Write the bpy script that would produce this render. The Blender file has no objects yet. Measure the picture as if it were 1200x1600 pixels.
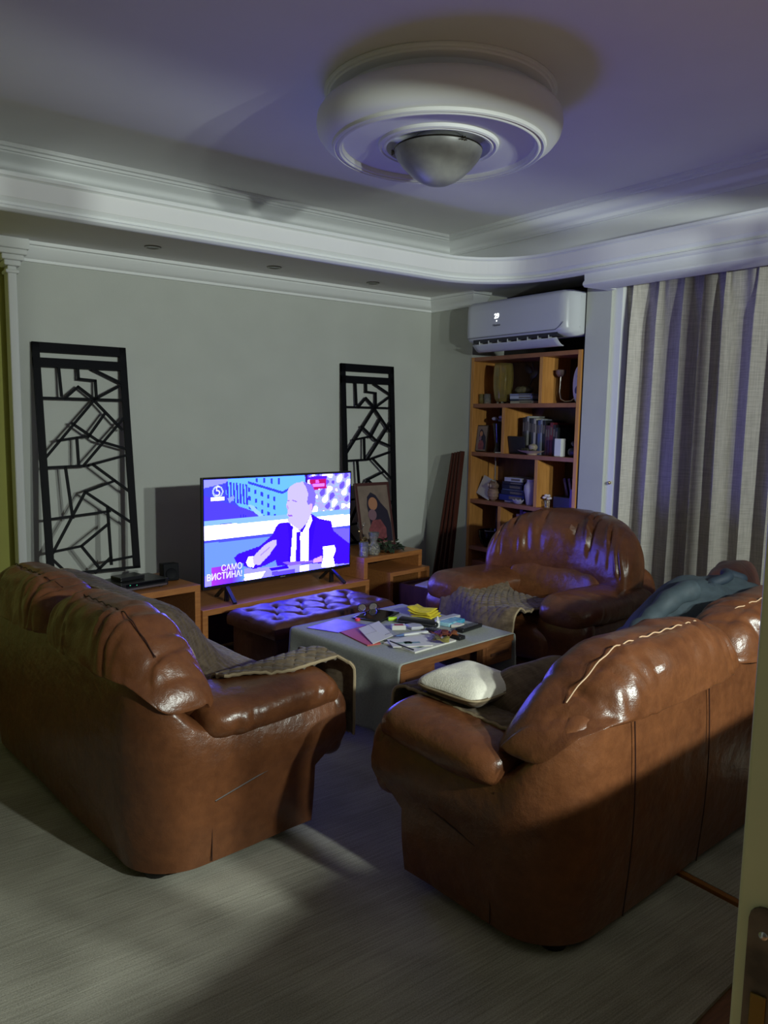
import bpy, bmesh, math, random
import numpy as np
from mathutils import Vector, Matrix, noise
random.seed(7)
PI = math.pi
SC = bpy.context.scene
COL = SC.collection

# ------------------------------------------------------------------ camera
def setup_camera():
    f = 1210.0
    def d(px, py):
        return Vector((px - 600, -(py - 800), -f)).normalized()
    up = -d(420, 11000)
    X = d(2210, 690); X = (X - up * X.dot(up)).normalized()
    Y = up.cross(X)
    rot = Matrix((X, Y, up))
    cam = bpy.data.cameras.new('camera'); cam.sensor_fit = 'VERTICAL'; cam.sensor_height = 24.0
    cam.lens = f / 1600.0 * 24.0; cam.clip_start = 0.02
    o = bpy.data.objects.new('camera', cam); COL.objects.link(o)
    o.matrix_world = Matrix.Translation((0, 0, 1.5)) @ rot.to_4x4()
    SC.camera = o
setup_camera()

# ------------------------------------------------------------------ world, lamps, exposure
SC.view_settings.view_transform = 'Standard'; SC.view_settings.look = 'None'
SC.view_settings.gamma = 1.0; SC.view_settings.exposure = 0.0; SC.view_settings.use_curve_mapping = False
w = bpy.data.worlds.new('world'); SC.world = w; w.use_nodes = True
w.node_tree.nodes['Background'].inputs[0].default_value = (0.75, 0.85, 1.0, 1)
w.node_tree.nodes['Background'].inputs[1].default_value = 0.05
TV_GAIN = 9.5
def lamp(name, loc, power, color, radius):
    l = bpy.data.lights.new(name, 'POINT'); l.energy = power; l.color = color; l.shadow_soft_size = radius
    o = bpy.data.objects.new(name, l); COL.objects.link(o); o.location = loc
lamp('hall_lamp_near', (1.75, -1.2, 2.00), 260, (0.89, 1.0, 0.93), 0.05)
lamp('hall_lamp_far', (2.3, -1.2, 2.00), 260, (0.89, 1.0, 0.93), 0.05)

# ------------------------------------------------------------------ materials
def s2l(c):
    return tuple(((x / 255.0) / 12.92 if x / 255.0 <= 0.04045 else ((x / 255.0 + 0.055) / 1.055) ** 2.4) for x in c)
def newmat(name):
    m = bpy.data.materials.new(name); m.use_nodes = True
    nt = m.node_tree; b = nt.nodes['Principled BSDF']
    return m, nt, b
def mat(name, col, rough=0.5, metal=0.0, noise_amt=0.0, nscale=20, bump=0.0, bscale=60, spec=0.5, trans=0.0,
        emit=None, es=0.0, sheen=0.0, stretch=(1, 1, 1), coat=0.0, col2=None, wave=None, detail=4):
    m, nt, b = newmat(name)
    b.inputs['Base Color'].default_value = (*col, 1); b.inputs['Roughness'].default_value = rough
    b.inputs['Metallic'].default_value = metal; b.inputs['Specular IOR Level'].default_value = spec
    b.inputs['Transmission Weight'].default_value = trans; b.inputs['Sheen Weight'].default_value = sheen
    b.inputs['Coat Weight'].default_value = coat
    if emit: b.inputs['Emission Color'].default_value = (*emit, 1); b.inputs['Emission Strength'].default_value = es
    N = nt.nodes; L = nt.links
    tc = N.new('ShaderNodeTexCoord'); mp = N.new('ShaderNodeMapping'); mp.inputs['Scale'].default_value = stretch
    L.new(tc.outputs['Object'], mp.inputs['Vector'])
    if noise_amt or col2:
        n = N.new('ShaderNodeTexNoise'); n.inputs['Scale'].default_value = nscale; n.inputs['Detail'].default_value = detail
        L.new(mp.outputs[0], n.inputs['Vector'])
        cr = N.new('ShaderNodeValToRGB')
        c2 = col2 or tuple(max(0, c * (1 - noise_amt)) for c in col)
        c1 = col if col2 else tuple(c * (1 + noise_amt) for c in col)
        cr.color_ramp.elements[0].position = 0.35; cr.color_ramp.elements[1].position = 0.65
        cr.color_ramp.elements[0].color = (*c2, 1); cr.color_ramp.elements[1].color = (*c1, 1)
        L.new(n.outputs[0], cr.inputs[0]); L.new(cr.outputs[0], b.inputs['Base Color'])
    if bump:
        n2 = N.new('ShaderNodeTexNoise'); n2.inputs['Scale'].default_value = bscale; n2.inputs['Detail'].default_value = 6
        L.new(mp.outputs[0], n2.inputs['Vector'])
        bp = N.new('ShaderNodeBump'); bp.inputs['Strength'].default_value = bump; bp.inputs['Distance'].default_value = 0.01
        L.new(n2.outputs[0], bp.inputs['Height']); L.new(bp.outputs[0], b.inputs['Normal'])
    return m
M = {}
M['wall'] = mat('wall_paint', (0.50, 0.51, 0.47), 0.85, noise_amt=0.03, nscale=3, bump=0.05, bscale=150)
M['ceil'] = mat('ceiling_paint', (0.84, 0.83, 0.82), 0.9, noise_amt=0.02, nscale=2)
M['trim'] = mat('white_plaster', (0.80, 0.81, 0.80), 0.6, bump=0.03, bscale=60)
M['green'] = mat('olive_paint', (0.46, 0.46, 0.12), 0.85, noise_amt=0.03, nscale=3)
M['cream'] = mat('cream_door_paint', (0.56, 0.55, 0.30), 0.45, noise_amt=0.05, nscale=6)
M['wood'] = mat('cherry_wood', (0.42, 0.17, 0.05), 0.38, col2=(0.33, 0.12, 0.035), nscale=6, stretch=(1.5, 14, 14), bump=0.03, bscale=30)
M['woodshade'] = mat('shaded_cherry_wood', (0.22, 0.085, 0.03), 0.4, col2=(0.15, 0.055, 0.02), nscale=6, stretch=(1.5, 14, 14))  # cherry wood darkened in colour to stand for the dimmer light at the table
M['woodv'] = mat('beech_wood', (0.62, 0.29, 0.08), 0.4, col2=(0.50, 0.22, 0.055), nscale=5, stretch=(12, 12, 1.2))
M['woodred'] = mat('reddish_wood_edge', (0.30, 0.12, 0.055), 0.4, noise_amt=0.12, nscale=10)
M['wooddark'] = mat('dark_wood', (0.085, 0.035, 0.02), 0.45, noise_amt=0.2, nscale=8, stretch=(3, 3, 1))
M['parquet'] = mat('parquet_wood', (0.20, 0.085, 0.028), 0.4, col2=(0.13, 0.055, 0.02), nscale=8, stretch=(2, 14, 1))
M['black'] = mat('black_metal', (0.006, 0.006, 0.008), 0.5, spec=0.06)
M['hall'] = mat('hall_paint', (0.07, 0.065, 0.06), 0.9)
M['blackpl'] = mat('black_plastic', (0.012, 0.012, 0.013), 0.3)
M['steel'] = mat('steel', (0.5, 0.5, 0.5), 0.3, metal=1.0)
M['rust'] = mat('worn_dark_steel', (0.10, 0.075, 0.05), 0.5, metal=0.5, noise_amt=0.4, nscale=30, bump=0.1)
M['acwhite'] = mat('white_plastic', (0.62, 0.64, 0.66), 0.3)
M['white'] = mat('white_china', (0.7, 0.7, 0.7), 0.3)
M['paper'] = mat('paper', (0.68, 0.66, 0.60), 0.7)
M['cloth'] = mat('grey_linen', (0.34, 0.35, 0.31), 0.9, noise_amt=0.08, nscale=120, bump=0.15, bscale=300)
M['pillow'] = mat('cream_pillow_fabric', (0.72, 0.68, 0.58), 0.95, noise_amt=0.04, nscale=60, bump=0.2, bscale=200)
M['denim'] = mat('blue_grey_fabric', (0.032, 0.047, 0.058), 0.7, noise_amt=0.12, nscale=30, bump=0.1, bscale=90)
M['seam'] = mat('pale_thread', (0.55, 0.36, 0.22), 0.6)
M['glass'] = mat('clear_glass', (0.9, 0.9, 0.85), 0.05, trans=0.9)
M['amber'] = mat('amber_glass', (0.75, 0.62, 0.22), 0.05, trans=0.85)
M['gold'] = mat('gold_metal', (0.75, 0.6, 0.3), 0.25, metal=1.0)
M['frost'] = mat('marbled_glass', (0.34, 0.34, 0.31), 0.4, col2=(0.22, 0.22, 0.21), nscale=9)
M['leaf'] = mat('dark_green_leaf', (0.03, 0.055, 0.025), 0.5, noise_amt=0.3, nscale=20)
def cm(name, c, r=0.5, **k):
    if name not in M: M[name] = mat(name, s2l(c), r, **k)
    return M[name]

def leather(name, c1, c2, rough=0.31):
    m, nt, b = newmat(name); N = nt.nodes; L = nt.links
    tc = N.new('ShaderNodeTexCoord')
    n = N.new('ShaderNodeTexNoise'); n.inputs['Scale'].default_value = 26; n.inputs['Detail'].default_value = 5
    n.inputs['Roughness'].default_value = 0.6
    n3 = N.new('ShaderNodeTexNoise'); n3.inputs['Scale'].default_value = 4
    cr = N.new('ShaderNodeValToRGB'); cr.color_ramp.elements[0].position = 0.3; cr.color_ramp.elements[1].position = 0.7
    cr.color_ramp.elements[0].color = (*c2, 1); cr.color_ramp.elements[1].color = (*c1, 1)
    mx = N.new('ShaderNodeMath'); mx.operation = 'MULTIPLY_ADD'; mx.inputs[1].default_value = 0.5
    L.new(tc.outputs['Object'], n.inputs['Vector']); L.new(tc.outputs['Object'], n3.inputs['Vector'])
    L.new(n3.outputs[0], mx.inputs[0]); 
    m2 = N.new('ShaderNodeMath'); m2.operation = 'MULTIPLY'; m2.inputs[1].default_value = 0.5
    L.new(n.outputs[0], m2.inputs[0]); L.new(m2.outputs[0], mx.inputs[2]); L.new(mx.outputs[0], cr.inputs[0])
    L.new(cr.outputs[0], b.inputs['Base Color'])
    v = N.new('ShaderNodeTexVoronoi'); v.inputs['Scale'].default_value = 260
    L.new(tc.outputs['Object'], v.inputs['Vector'])
    n2 = N.new('ShaderNodeTexNoise'); n2.inputs['Scale'].default_value = 11; n2.inputs['Detail'].default_value = 5
    L.new(tc.outputs['Object'], n2.inputs['Vector'])
    b1 = N.new('ShaderNodeBump'); b1.inputs['Strength'].default_value = 0.10; b1.inputs['Distance'].default_value = 0.003
    b2 = N.new('ShaderNodeBump'); b2.inputs['Strength'].default_value = 0.4; b2.inputs['Distance'].default_value = 0.02
    L.new(v.outputs['Distance'], b1.inputs['Height']); L.new(n2.outputs[0], b2.inputs['Height'])
    L.new(b2.outputs[0], b1.inputs['Normal']); L.new(b1.outputs[0], b.inputs['Normal'])
    b.inputs['Roughness'].default_value = rough; b.inputs['Specular IOR Level'].default_value = 0.55
    return m
M['leather'] = leather('brown_leather', (0.182, 0.065, 0.024), (0.084, 0.028, 0.011))
M['leather2'] = leather('dark_brown_leather', (0.085, 0.027, 0.016), (0.05, 0.017, 0.011), 0.42)

def carpet_mat():
    m, nt, b = newmat('grey_woven_carpet'); N = nt.nodes; L = nt.links
    tc = N.new('ShaderNodeTexCoord'); mp = N.new('ShaderNodeMapping'); mp.inputs['Scale'].default_value = (1.2, 60, 1)
    mp.inputs['Rotation'].default_value = (0, 0, math.radians(-4))
    n = N.new('ShaderNodeTexNoise'); n.inputs['Scale'].default_value = 3; n.inputs['Detail'].default_value = 3
    L.new(tc.outputs['Object'], mp.inputs[0]); L.new(mp.outputs[0], n.inputs['Vector'])
    n2 = N.new('ShaderNodeTexNoise'); n2.inputs['Scale'].default_value = 250
    L.new(tc.outputs['Object'], n2.inputs['Vector'])
    n3 = N.new('ShaderNodeTexNoise'); n3.inputs['Scale'].default_value = 3.5
    L.new(tc.outputs['Object'], n3.inputs['Vector'])
    a = N.new('ShaderNodeMath'); a.operation = 'ADD'; L.new(n.outputs[0], a.inputs[0]); L.new(n2.outputs[0], a.inputs[1])
    a2 = N.new('ShaderNodeMath'); a2.operation = 'ADD'; L.new(a.outputs[0], a2.inputs[0]); L.new(n3.outputs[0], a2.inputs[1])
    a3 = N.new('ShaderNodeMath'); a3.operation = 'MULTIPLY'; a3.inputs[1].default_value = 0.333; L.new(a2.outputs[0], a3.inputs[0])
    cr = N.new('ShaderNodeValToRGB'); cr.color_ramp.elements[0].position = 0.38; cr.color_ramp.elements[1].position = 0.64
    cr.color_ramp.elements[0].color = (0.22, 0.205, 0.165, 1); cr.color_ramp.elements[1].color = (0.47, 0.445, 0.37, 1)
    L.new(a3.outputs[0], cr.inputs[0]); L.new(cr.outputs[0], b.inputs['Base Color'])
    bp = N.new('ShaderNodeBump'); bp.inputs['Strength'].default_value = 0.5; bp.inputs['Distance'].default_value = 0.004
    L.new(a3.outputs[0], bp.inputs['Height']); L.new(bp.outputs[0], b.inputs['Normal'])
    b.inputs['Roughness'].default_value = 0.95; b.inputs['Specular IOR Level'].default_value = 0.1
    return m
M['carpet'] = carpet_mat()
def weave_mat(name, c1, c2, sx, sz, sheen=0.0):
    m, nt, b = newmat(name); N = nt.nodes; L = nt.links
    tc = N.new('ShaderNodeTexCoord')
    ns = []
    for sc in ((sx, sx, sz), (sx * 0.06, sx * 0.06, sz * 25)):
        mp = N.new('ShaderNodeMapping'); mp.inputs['Scale'].default_value = sc
        n = N.new('ShaderNodeTexNoise'); n.inputs['Scale'].default_value = 1.0; n.inputs['Detail'].default_value = 3
        L.new(tc.outputs['Object'], mp.inputs[0]); L.new(mp.outputs[0], n.inputs['Vector']); ns.append(n)
    a = N.new('ShaderNodeMath'); a.operation = 'ADD'; L.new(ns[0].outputs[0], a.inputs[0]); L.new(ns[1].outputs[0], a.inputs[1])
    a2 = N.new('ShaderNodeMath'); a2.operation = 'MULTIPLY'; a2.inputs[1].default_value = 0.5; L.new(a.outputs[0], a2.inputs[0])
    cr = N.new('ShaderNodeValToRGB'); cr.color_ramp.elements[0].position = 0.4; cr.color_ramp.elements[1].position = 0.6
    cr.color_ramp.elements[0].color = (*c2, 1); cr.color_ramp.elements[1].color = (*c1, 1)
    L.new(a2.outputs[0], cr.inputs[0]); L.new(cr.outputs[0], b.inputs['Base Color'])
    bp = N.new('ShaderNodeBump'); bp.inputs['Strength'].default_value = 0.2; bp.inputs['Distance'].default_value = 0.003
    L.new(a2.outputs[0], bp.inputs['Height']); L.new(bp.outputs[0], b.inputs['Normal'])
    b.inputs['Roughness'].default_value = 0.95; b.inputs['Specular IOR Level'].default_value = 0.1; b.inputs['Sheen Weight'].default_value = sheen
    return m
M['curtain'] = weave_mat('linen_curtain', (0.60, 0.56, 0.51), (0.44, 0.41, 0.37), 160, 8)
M['throw'] = weave_mat('taupe_plush', (0.20, 0.145, 0.092), (0.11, 0.076, 0.048), 30, 30, 0.12)
M['piping'] = mat('beige_piping', (0.33, 0.25, 0.15), 0.8)

# ------------------------------------------------------------------ object helpers
def link(name, me, m, parent=None, smooth=True, loc=None, rot=None):
    o = bpy.data.objects.new(name, me); COL.objects.link(o)
    if m:
        for mm in (m if isinstance(m, (list, tuple)) else [m]): me.materials.append(mm)
    if smooth:
        for p in me.polygons: p.use_smooth = True
        me.update()
        try: me.set_sharp_from_angle(angle=math.radians(50))
        except Exception: pass
    if parent is not None: o.parent = parent
    if loc is not None: o.location = loc
    if rot is not None: o.rotation_euler = rot
    return o
def obj(name, bm, m, parent=None, smooth=True, loc=None, rot=None, clean=True):
    if clean: bmesh.ops.remove_doubles(bm, verts=bm.verts, dist=1e-5)
    bmesh.ops.recalc_face_normals(bm, faces=bm.faces)
    me = bpy.data.meshes.new(name); bm.to_mesh(me); bm.free()
    return link(name, me, m, parent, smooth, loc, rot)
def tag(o, label, cat, group=None):
    o['label'] = label; o['category'] = cat
    if group: o['group'] = group
    return o
def thing(name, label, cat, loc=(0, 0, 0), rz=0.0, group=None):
    o = bpy.data.objects.new(name, None); COL.objects.link(o); o.empty_display_size = 0.05
    o.location = loc; o.rotation_euler = (0, 0, rz)
    return tag(o, label, cat, group)
def struct(o): o['kind'] = 'structure'; return o
def dup(root, loc, rz, label, group=None):
    r = root.copy(); COL.objects.link(r); r.location = loc
    r.rotation_euler = (root.rotation_euler[0], root.rotation_euler[1], rz); r['label'] = label
    if group: r['group'] = group
    for ch in list(root.children):
        c = ch.copy(); COL.objects.link(c); c.parent = r
        for g in ch.children:
            d = g.copy(); COL.objects.link(d); d.parent = c
    return r
def B(): return bmesh.new()
def box(bm, lo, hi, mtx=None, bev=0.0, seg=2):
    r = bmesh.ops.create_cube(bm, size=1.0)
    s = [hi[i] - lo[i] for i in range(3)]; c = [(hi[i] + lo[i]) / 2 for i in range(3)]
    for v in r['verts']: v.co = Vector((v.co.x * s[0] + c[0], v.co.y * s[1] + c[1], v.co.z * s[2] + c[2]))
    vs = r['verts']
    if bev:
        es = list({e for v in vs for e in v.link_edges})
        rr = bmesh.ops.bevel(bm, geom=es, offset=bev, segments=seg, affect='EDGES', profile=0.5)
        vs = list({v for f in rr['faces'] for v in f.verts} | {v for v in vs if v.is_valid})
    if mtx is not None: bmesh.ops.transform(bm, matrix=mtx, verts=vs)
    return vs
def bar(bm, a, b, w, t, up=Vector((0, 0, 1))):
    a = Vector(a); b = Vector(b); d = (b - a); L = d.length; d.normalize()
    s = d.cross(up)
    if s.length < 1e-4: s = d.cross(Vector((0, 1, 0)))
    s.normalize(); u = s.cross(d)
    mt = Matrix((s, d, u)).transposed().to_4x4(); mt.translation = (a + b) / 2
    box(bm, (-w / 2, -L / 2, -t / 2), (w / 2, L / 2, t / 2), mt)
def tube(bm, pts, r, n=8, closed=False, cap=True):
    pts = [Vector(p) for p in pts]; rings = []
    N = len(pts); prev = None
    for i, p in enumerate(pts):
        if closed: t = pts[(i + 1) % N] - pts[i - 1]
        else: t = pts[min(i + 1, N - 1)] - pts[max(i - 1, 0)]
        if t.length < 1e-9: t = Vector((0, 0, 1))
        t.normalize()
        a = prev if prev is not None else (Vector((0, 0, 1)) if abs(t.z) < 0.9 else Vector((1, 0, 0)))
        s = t.cross(a).normalized(); u = s.cross(t).normalized(); prev = u
        rr = r(i / (N - 1.0)) if callable(r) else r
        rings.append([bm.verts.new(p + (s * math.cos(k * 2 * PI / n) + u * math.sin(k * 2 * PI / n)) * rr) for k in range(n)])
    M_ = N if closed else N - 1
    for i in range(M_):
        A = rings[i]; C = rings[(i + 1) % N]
        for k in range(n): bm.faces.new((A[k], A[(k + 1) % n], C[(k + 1) % n], C[k]))
    if cap and not closed:
        bm.faces.new(rings[0][::-1]); bm.faces.new(rings[-1])
def lathe(bm, prof, n=32, c=(0, 0, 0), axis='Z'):
    rings = []
    for (r, z) in prof:
        ring = []
        for k in range(n):
            a = 2 * PI * k / n
            ring.append(bm.verts.new((c[0] + max(r, 1e-5) * math.cos(a), c[1] + max(r, 1e-5) * math.sin(a), c[2] + z)))
        rings.append(ring)
    for i in range(len(rings) - 1):
        for k in range(n):
            bm.faces.new((rings[i][k], rings[i][(k + 1) % n], rings[i + 1][(k + 1) % n], rings[i + 1][k]))
def grid(bm, nu, nv, fn, cu=False, cv=False, thick=None):
    V = [[bm.verts.new(fn(i / (nu if cu else nu - 1.0), j / (nv if cv else nv - 1.0))) for j in range(nv)] for i in range(nu)]
    for i in range(nu if cu else nu - 1):
        for j in range(nv if cv else nv - 1):
            bm.faces.new((V[i][j], V[(i + 1) % nu][j], V[(i + 1) % nu][(j + 1) % nv], V[i][(j + 1) % nv]))
    return V
def solidify(o, t, off=-1):
    md = o.modifiers.new('thickness', 'SOLIDIFY'); md.thickness = t; md.offset = off; return o
def sgnp(x, p): return math.copysign(abs(x) ** p, x)
def superell(bm, a, b, c, e1=0.5, e2=0.5, nu=40, nv=24, fn=None):
    """superellipsoid along z pole; fn(p, u, v) deforms"""
    V = []
    for j in range(nv + 1):
        ph = -PI / 2 + PI * j / nv; row = []
        for i in range(nu):
            th = 2 * PI * i / nu
            p = Vector((a * sgnp(math.cos(ph), e1) * sgnp(math.cos(th), e2), b * sgnp(math.cos(ph), e1) * sgnp(math.sin(th), e2), c * sgnp(math.sin(ph), e1)))
            if fn: p = fn(p, th, ph)
            row.append(bm.verts.new(p))
        V.append(row)
    for j in range(nv):
        for i in range(nu): bm.faces.new((V[j][i], V[j][(i + 1) % nu], V[j + 1][(i + 1) % nu], V[j + 1][i]))
def sstep(x, a, b):
    t = max(0.0, min(1.0, (x - a) / (b - a))); return t * t * (3 - 2 * t)
def fbm(x, y, z): return noise.noise(Vector((x, y, z)))
def prism(bm, pts, y0, y1):
    """polygon in x,z extruded along y"""
    a = [bm.verts.new((p[0], y0, p[1])) for p in pts]; b = [bm.verts.new((p[0], y1, p[1])) for p in pts]
    n = len(pts); bm.faces.new(a); bm.faces.new(b[::-1])
    for i in range(n): bm.faces.new((a[i], b[i], b[(i + 1) % n], a[(i + 1) % n]))
def sweep(bm, path, prof, side=1, closed=False):
    """path 2d points, prof (out, z); out measured to the left of travel times side"""
    N = len(path); P = [Vector(p) for p in path]; rings = []
    for i in range(N):
        if i == 0: d0 = d1 = (P[1] - P[0]).normalized()
        elif i == N - 1: d0 = d1 = (P[-1] - P[-2]).normalized()
        else: d0 = (P[i] - P[i - 1]).normalized(); d1 = (P[i + 1] - P[i]).normalized()
        n0 = Vector((-d0.y, d0.x)); n1 = Vector((-d1.y, d1.x)); m = (n0 + n1); m.normalize(); k = 1.0 / max(0.3, m.dot(n0))
        rings.append([bm.verts.new((P[i].x + m.x * k * o * side, P[i].y + m.y * k * o * side, z)) for (o, z) in prof])
    for i in range(N - 1):
        for j in range(len(prof) - 1): bm.faces.new((rings[i][j], rings[i + 1][j], rings[i + 1][j + 1], rings[i][j + 1]))
def text(name, s, size, m, parent=None, loc=(0, 0, 0), rot=(0, 0, 0), ext=0.0004, align='CENTER', sx=1.0, bold=0.0):
    c = bpy.data.curves.new(name, 'FONT'); c.body = s; c.size = size; c.extrude = ext; c.align_x = align; c.align_y = 'CENTER'
    c.resolution_u = 3; c.offset = bold
    o = bpy.data.objects.new(name, c); COL.objects.link(o)
    dg = bpy.context.evaluated_depsgraph_get(); me = bpy.data.meshes.new_from_object(o.evaluated_get(dg))
    bpy.data.objects.remove(o)
    for v in me.vertices: v.co.x *= sx
    o = bpy.data.objects.new(name, me); COL.objects.link(o); me.materials.clear(); me.materials.append(m)
    o.location = loc; o.rotation_euler = rot
    if parent is not None: o.parent = parent
    return o

# ------------------------------------------------------------------ room shell
ZC = 2.87; ZS = 2.48; WY = 4.95; WX = 4.20
def shell():
    b = B(); box(b, (-3, -3.2, -0.05), (5.2, 5.8, 0.0)); o = struct(obj('floor', b, M['parquet'], smooth=False))
    b = B(); box(b, (1.045, WY, 0), (WX + 0.5, WY + 0.15, ZC)); struct(obj('wall_back', b, M['wall'], smooth=False))
    # right side: wall strip, alcove, pillar, window wall behind the curtain
    b = B()
    box(b, (WX, 4.45, 0), (WX + 0.5, WY, ZC)); box(b, (4.56, 3.2, 0), (4.75, 4.45, ZC))
    box(b, (4.195, 3.175, 0), (4.75, 3.37, ZC)); box(b, (4.5, -0.6, 0), (4.75, 3.175, ZC))
    box(b, (4.56, 3.37, 2.44), (4.60, 4.45, ZC))
    struct(obj('wall_right', b, M['wall'], smooth=False))
    # thin near-black sheets on the alcove back and near side
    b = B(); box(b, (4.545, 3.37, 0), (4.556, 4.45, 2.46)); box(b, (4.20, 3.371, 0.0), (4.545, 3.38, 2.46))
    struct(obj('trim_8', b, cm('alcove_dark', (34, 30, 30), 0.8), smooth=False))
    b = B(); box(b, (-3, 5.0, 0), (1.04, 5.1, ZC)); box(b, (-3.0, 0.4, 0), (-2.9, 5.4, ZC))
    struct(obj('wall_left', b, M['green'], smooth=False))
    # ceiling slab, riser and lower soffit
    b = B()
    box(b, (-3, 0.4, ZC), (5.2, 5.8, ZC + 0.1))
    struct(obj('ceiling', b, M['ceil'], smooth=False))
    arc = []
    rr = 0.52; cx, cy = 3.93 - rr, 3.96 - rr
    path = [(-3.0, 3.96)] + [(cx + rr * math.sin(a), cy + rr * math.cos(a)) for a in [PI / 2 * k / 16 for k in range(17)]] + [(3.93, -0.6)]
    # soffit as ribbon between the lip and the walls (slab with depth)
    b = B()
    def outer(p, i):
        x, y = p
        if i == 0: return (-3.0, 5.5)
        if i == len(path) - 1: return (4.75, -0.6)
        a = (i - 1) / 16.0
        if a <= 0.5: return (cx + (4.75 - cx) * a * 2, 5.5)
        return (4.75, 5.5 - (5.5 - cy) * (a - 0.5) * 2)
    A = []
    for i, p in enumerate(path):
        q = outer(p, i)
        A.append([b.verts.new((p[0], p[1], ZS)), b.verts.new((q[0], q[1], ZS)), b.verts.new((q[0], q[1], ZS + 0.08)), b.verts.new((p[0], p[1], ZS + 0.08))])
    for i in range(len(A) - 1):
        for k in range(4): b.faces.new((A[i][k], A[i + 1][k], A[i + 1][(k + 1) % 4], A[i][(k + 1) % 4]))
    struct(obj('trim_2', b, M['ceil'], smooth=False))
    # riser between ledge and ceiling
    b = B()
    box(b, (-3, 4.56, ZS + 0.08), (4.14, 4.66, ZC)); box(b, (4.04, -0.6, ZS + 0.08), (4.14, 4.66, ZC))
    struct(obj('trim_3', b, M['trim'], smooth=False))
    # crown at the ceiling
    b = B()
    prof = [(-0.001, ZC - 0.13), (0.012, ZC - 0.13), (0.014, ZC - 0.115), (0.022, ZC - 0.11), (0.026, ZC - 0.09), (0.045, ZC - 0.062), (0.07, ZC - 0.046),
            (0.072, ZC - 0.036), (0.085, ZC - 0.034), (0.088, ZC - 0.022), (0.102, ZC - 0.018), (0.106, ZC + 0.001)]
    sweep(b, [(-3, 4.56), (4.04, 4.56), (4.04, -0.6)], prof, side=-1)
    struct(obj('trim_4', b, M['trim']))
    # broad lip moulding with the rounded corner
    b = B()
    prof = [(-0.14, ZS), (-0.13, ZS - 0.02), (-0.10, ZS - 0.026), (-0.09, 2.43), (-0.03, 2.418), (-0.012, 2.42), (0.0, 2.43), (0.0, 2.442), (-0.018, 2.45), (-0.02, 2.462),
            (-0.004, 2.476), (0.0, 2.50), (-0.002, 2.53), (-0.014, 2.548), (-0.004, 2.556), (0.0, 2.566), (0.012, 2.57), (0.014, 2.585), (-0.01, 2.59), (-0.15, 2.59)]
    sweep(b, path, prof, side=-1)
    struct(obj('trim_5', b, M['trim']))
    # pelmet step over the curtain and pillar
    b = B()
    prof = [(-0.20, 2.43), (-0.20, 2.345), (-0.02, 2.34), (-0.004, 2.352), (-0.006, 2.366), (-0.02, 2.38), (-0.016, 2.43), (-0.2, 2.432)]
    sweep(b, [(3.93, 3.20), (3.93, -0.6)], prof, side=-1)
    box(b, (3.95, 3.14, 2.345), (4.19, 3.2, 2.44)); 
    struct(obj('trim_6', b, M['trim']))
    # cornice on the back wall
    b = B()
    prof = [(-0.001, 2.375), (0.012, 2.377), (0.014, 2.392), (0.03, 2.40), (0.045, 2.425), (0.07, 2.448), (0.072, 2.458), (0.088, 2.462), (0.092, ZS + 0.001)]
    sweep(b, [(1.045, WY), (WX, WY), (WX, 4.45), (4.3, 4.45)], prof, side=-1)
    struct(obj('trim_7', b, M['trim']))
    # white pillar edge with capital at the left end of the wall
    b = B()
    box(b, (1.002, 4.88, 0), (1.05, WY + 0.03, 2.33), bev=0.006)
    for k, (e, z0, z1) in enumerate([(0.012, 2.29, 2.31), (0.02, 2.33, 2.36), (0.035, 2.36, 2.39), (0.05, 2.39, 2.42), (0.06, 2.42, 2.48)]):
        box(b, (1.002 - e, 4.88 - e, z0), (1.05 + e, WY + 0.03, z1), bev=0.006)
    struct(obj('trim_1', b, M['trim'], smooth=False))
    # front wall with wide glazed-door opening, hall behind
    b = B()
    u = Vector((math.cos(math.radians(17)), math.sin(math.radians(17)), 0))
    p0 = Vector((-1.2, 0.55 - 0.6, 0)); 
    box(b, (-3, 0.3, 2.31), (5.2, 0.42, ZC + 0.1)); box(b, (-3, 0.3, 0), (-0.12, 0.42, 2.31)); box(b, (3.1, 0.3, 0), (4.6, 0.42, 2.31))
    struct(obj('wall_front', b, M['wall'], smooth=False))
    b = B(); box(b, (-3, -3.2, 0), (5.2, -3.1, 2.7)); box(b, (-3.1, -3.2, 0), (-3, 5.6, ZC)); box(b, (5.1, -3.2, 0), (5.2, 0.3, 2.7)); box(b, (-3, -3.2, 2.7), (5.2, 0.3, 2.8))
    struct(obj('wall_hall', b, M['hall'], smooth=False))
    # curtain-side white jamb strip with latch
    b = B(); box(b, (4.22, 3.11, 0), (4.30, 3.174, 2.44)); o = struct(obj('trim_9', b, M['trim'], smooth=False))
shell()

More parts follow.
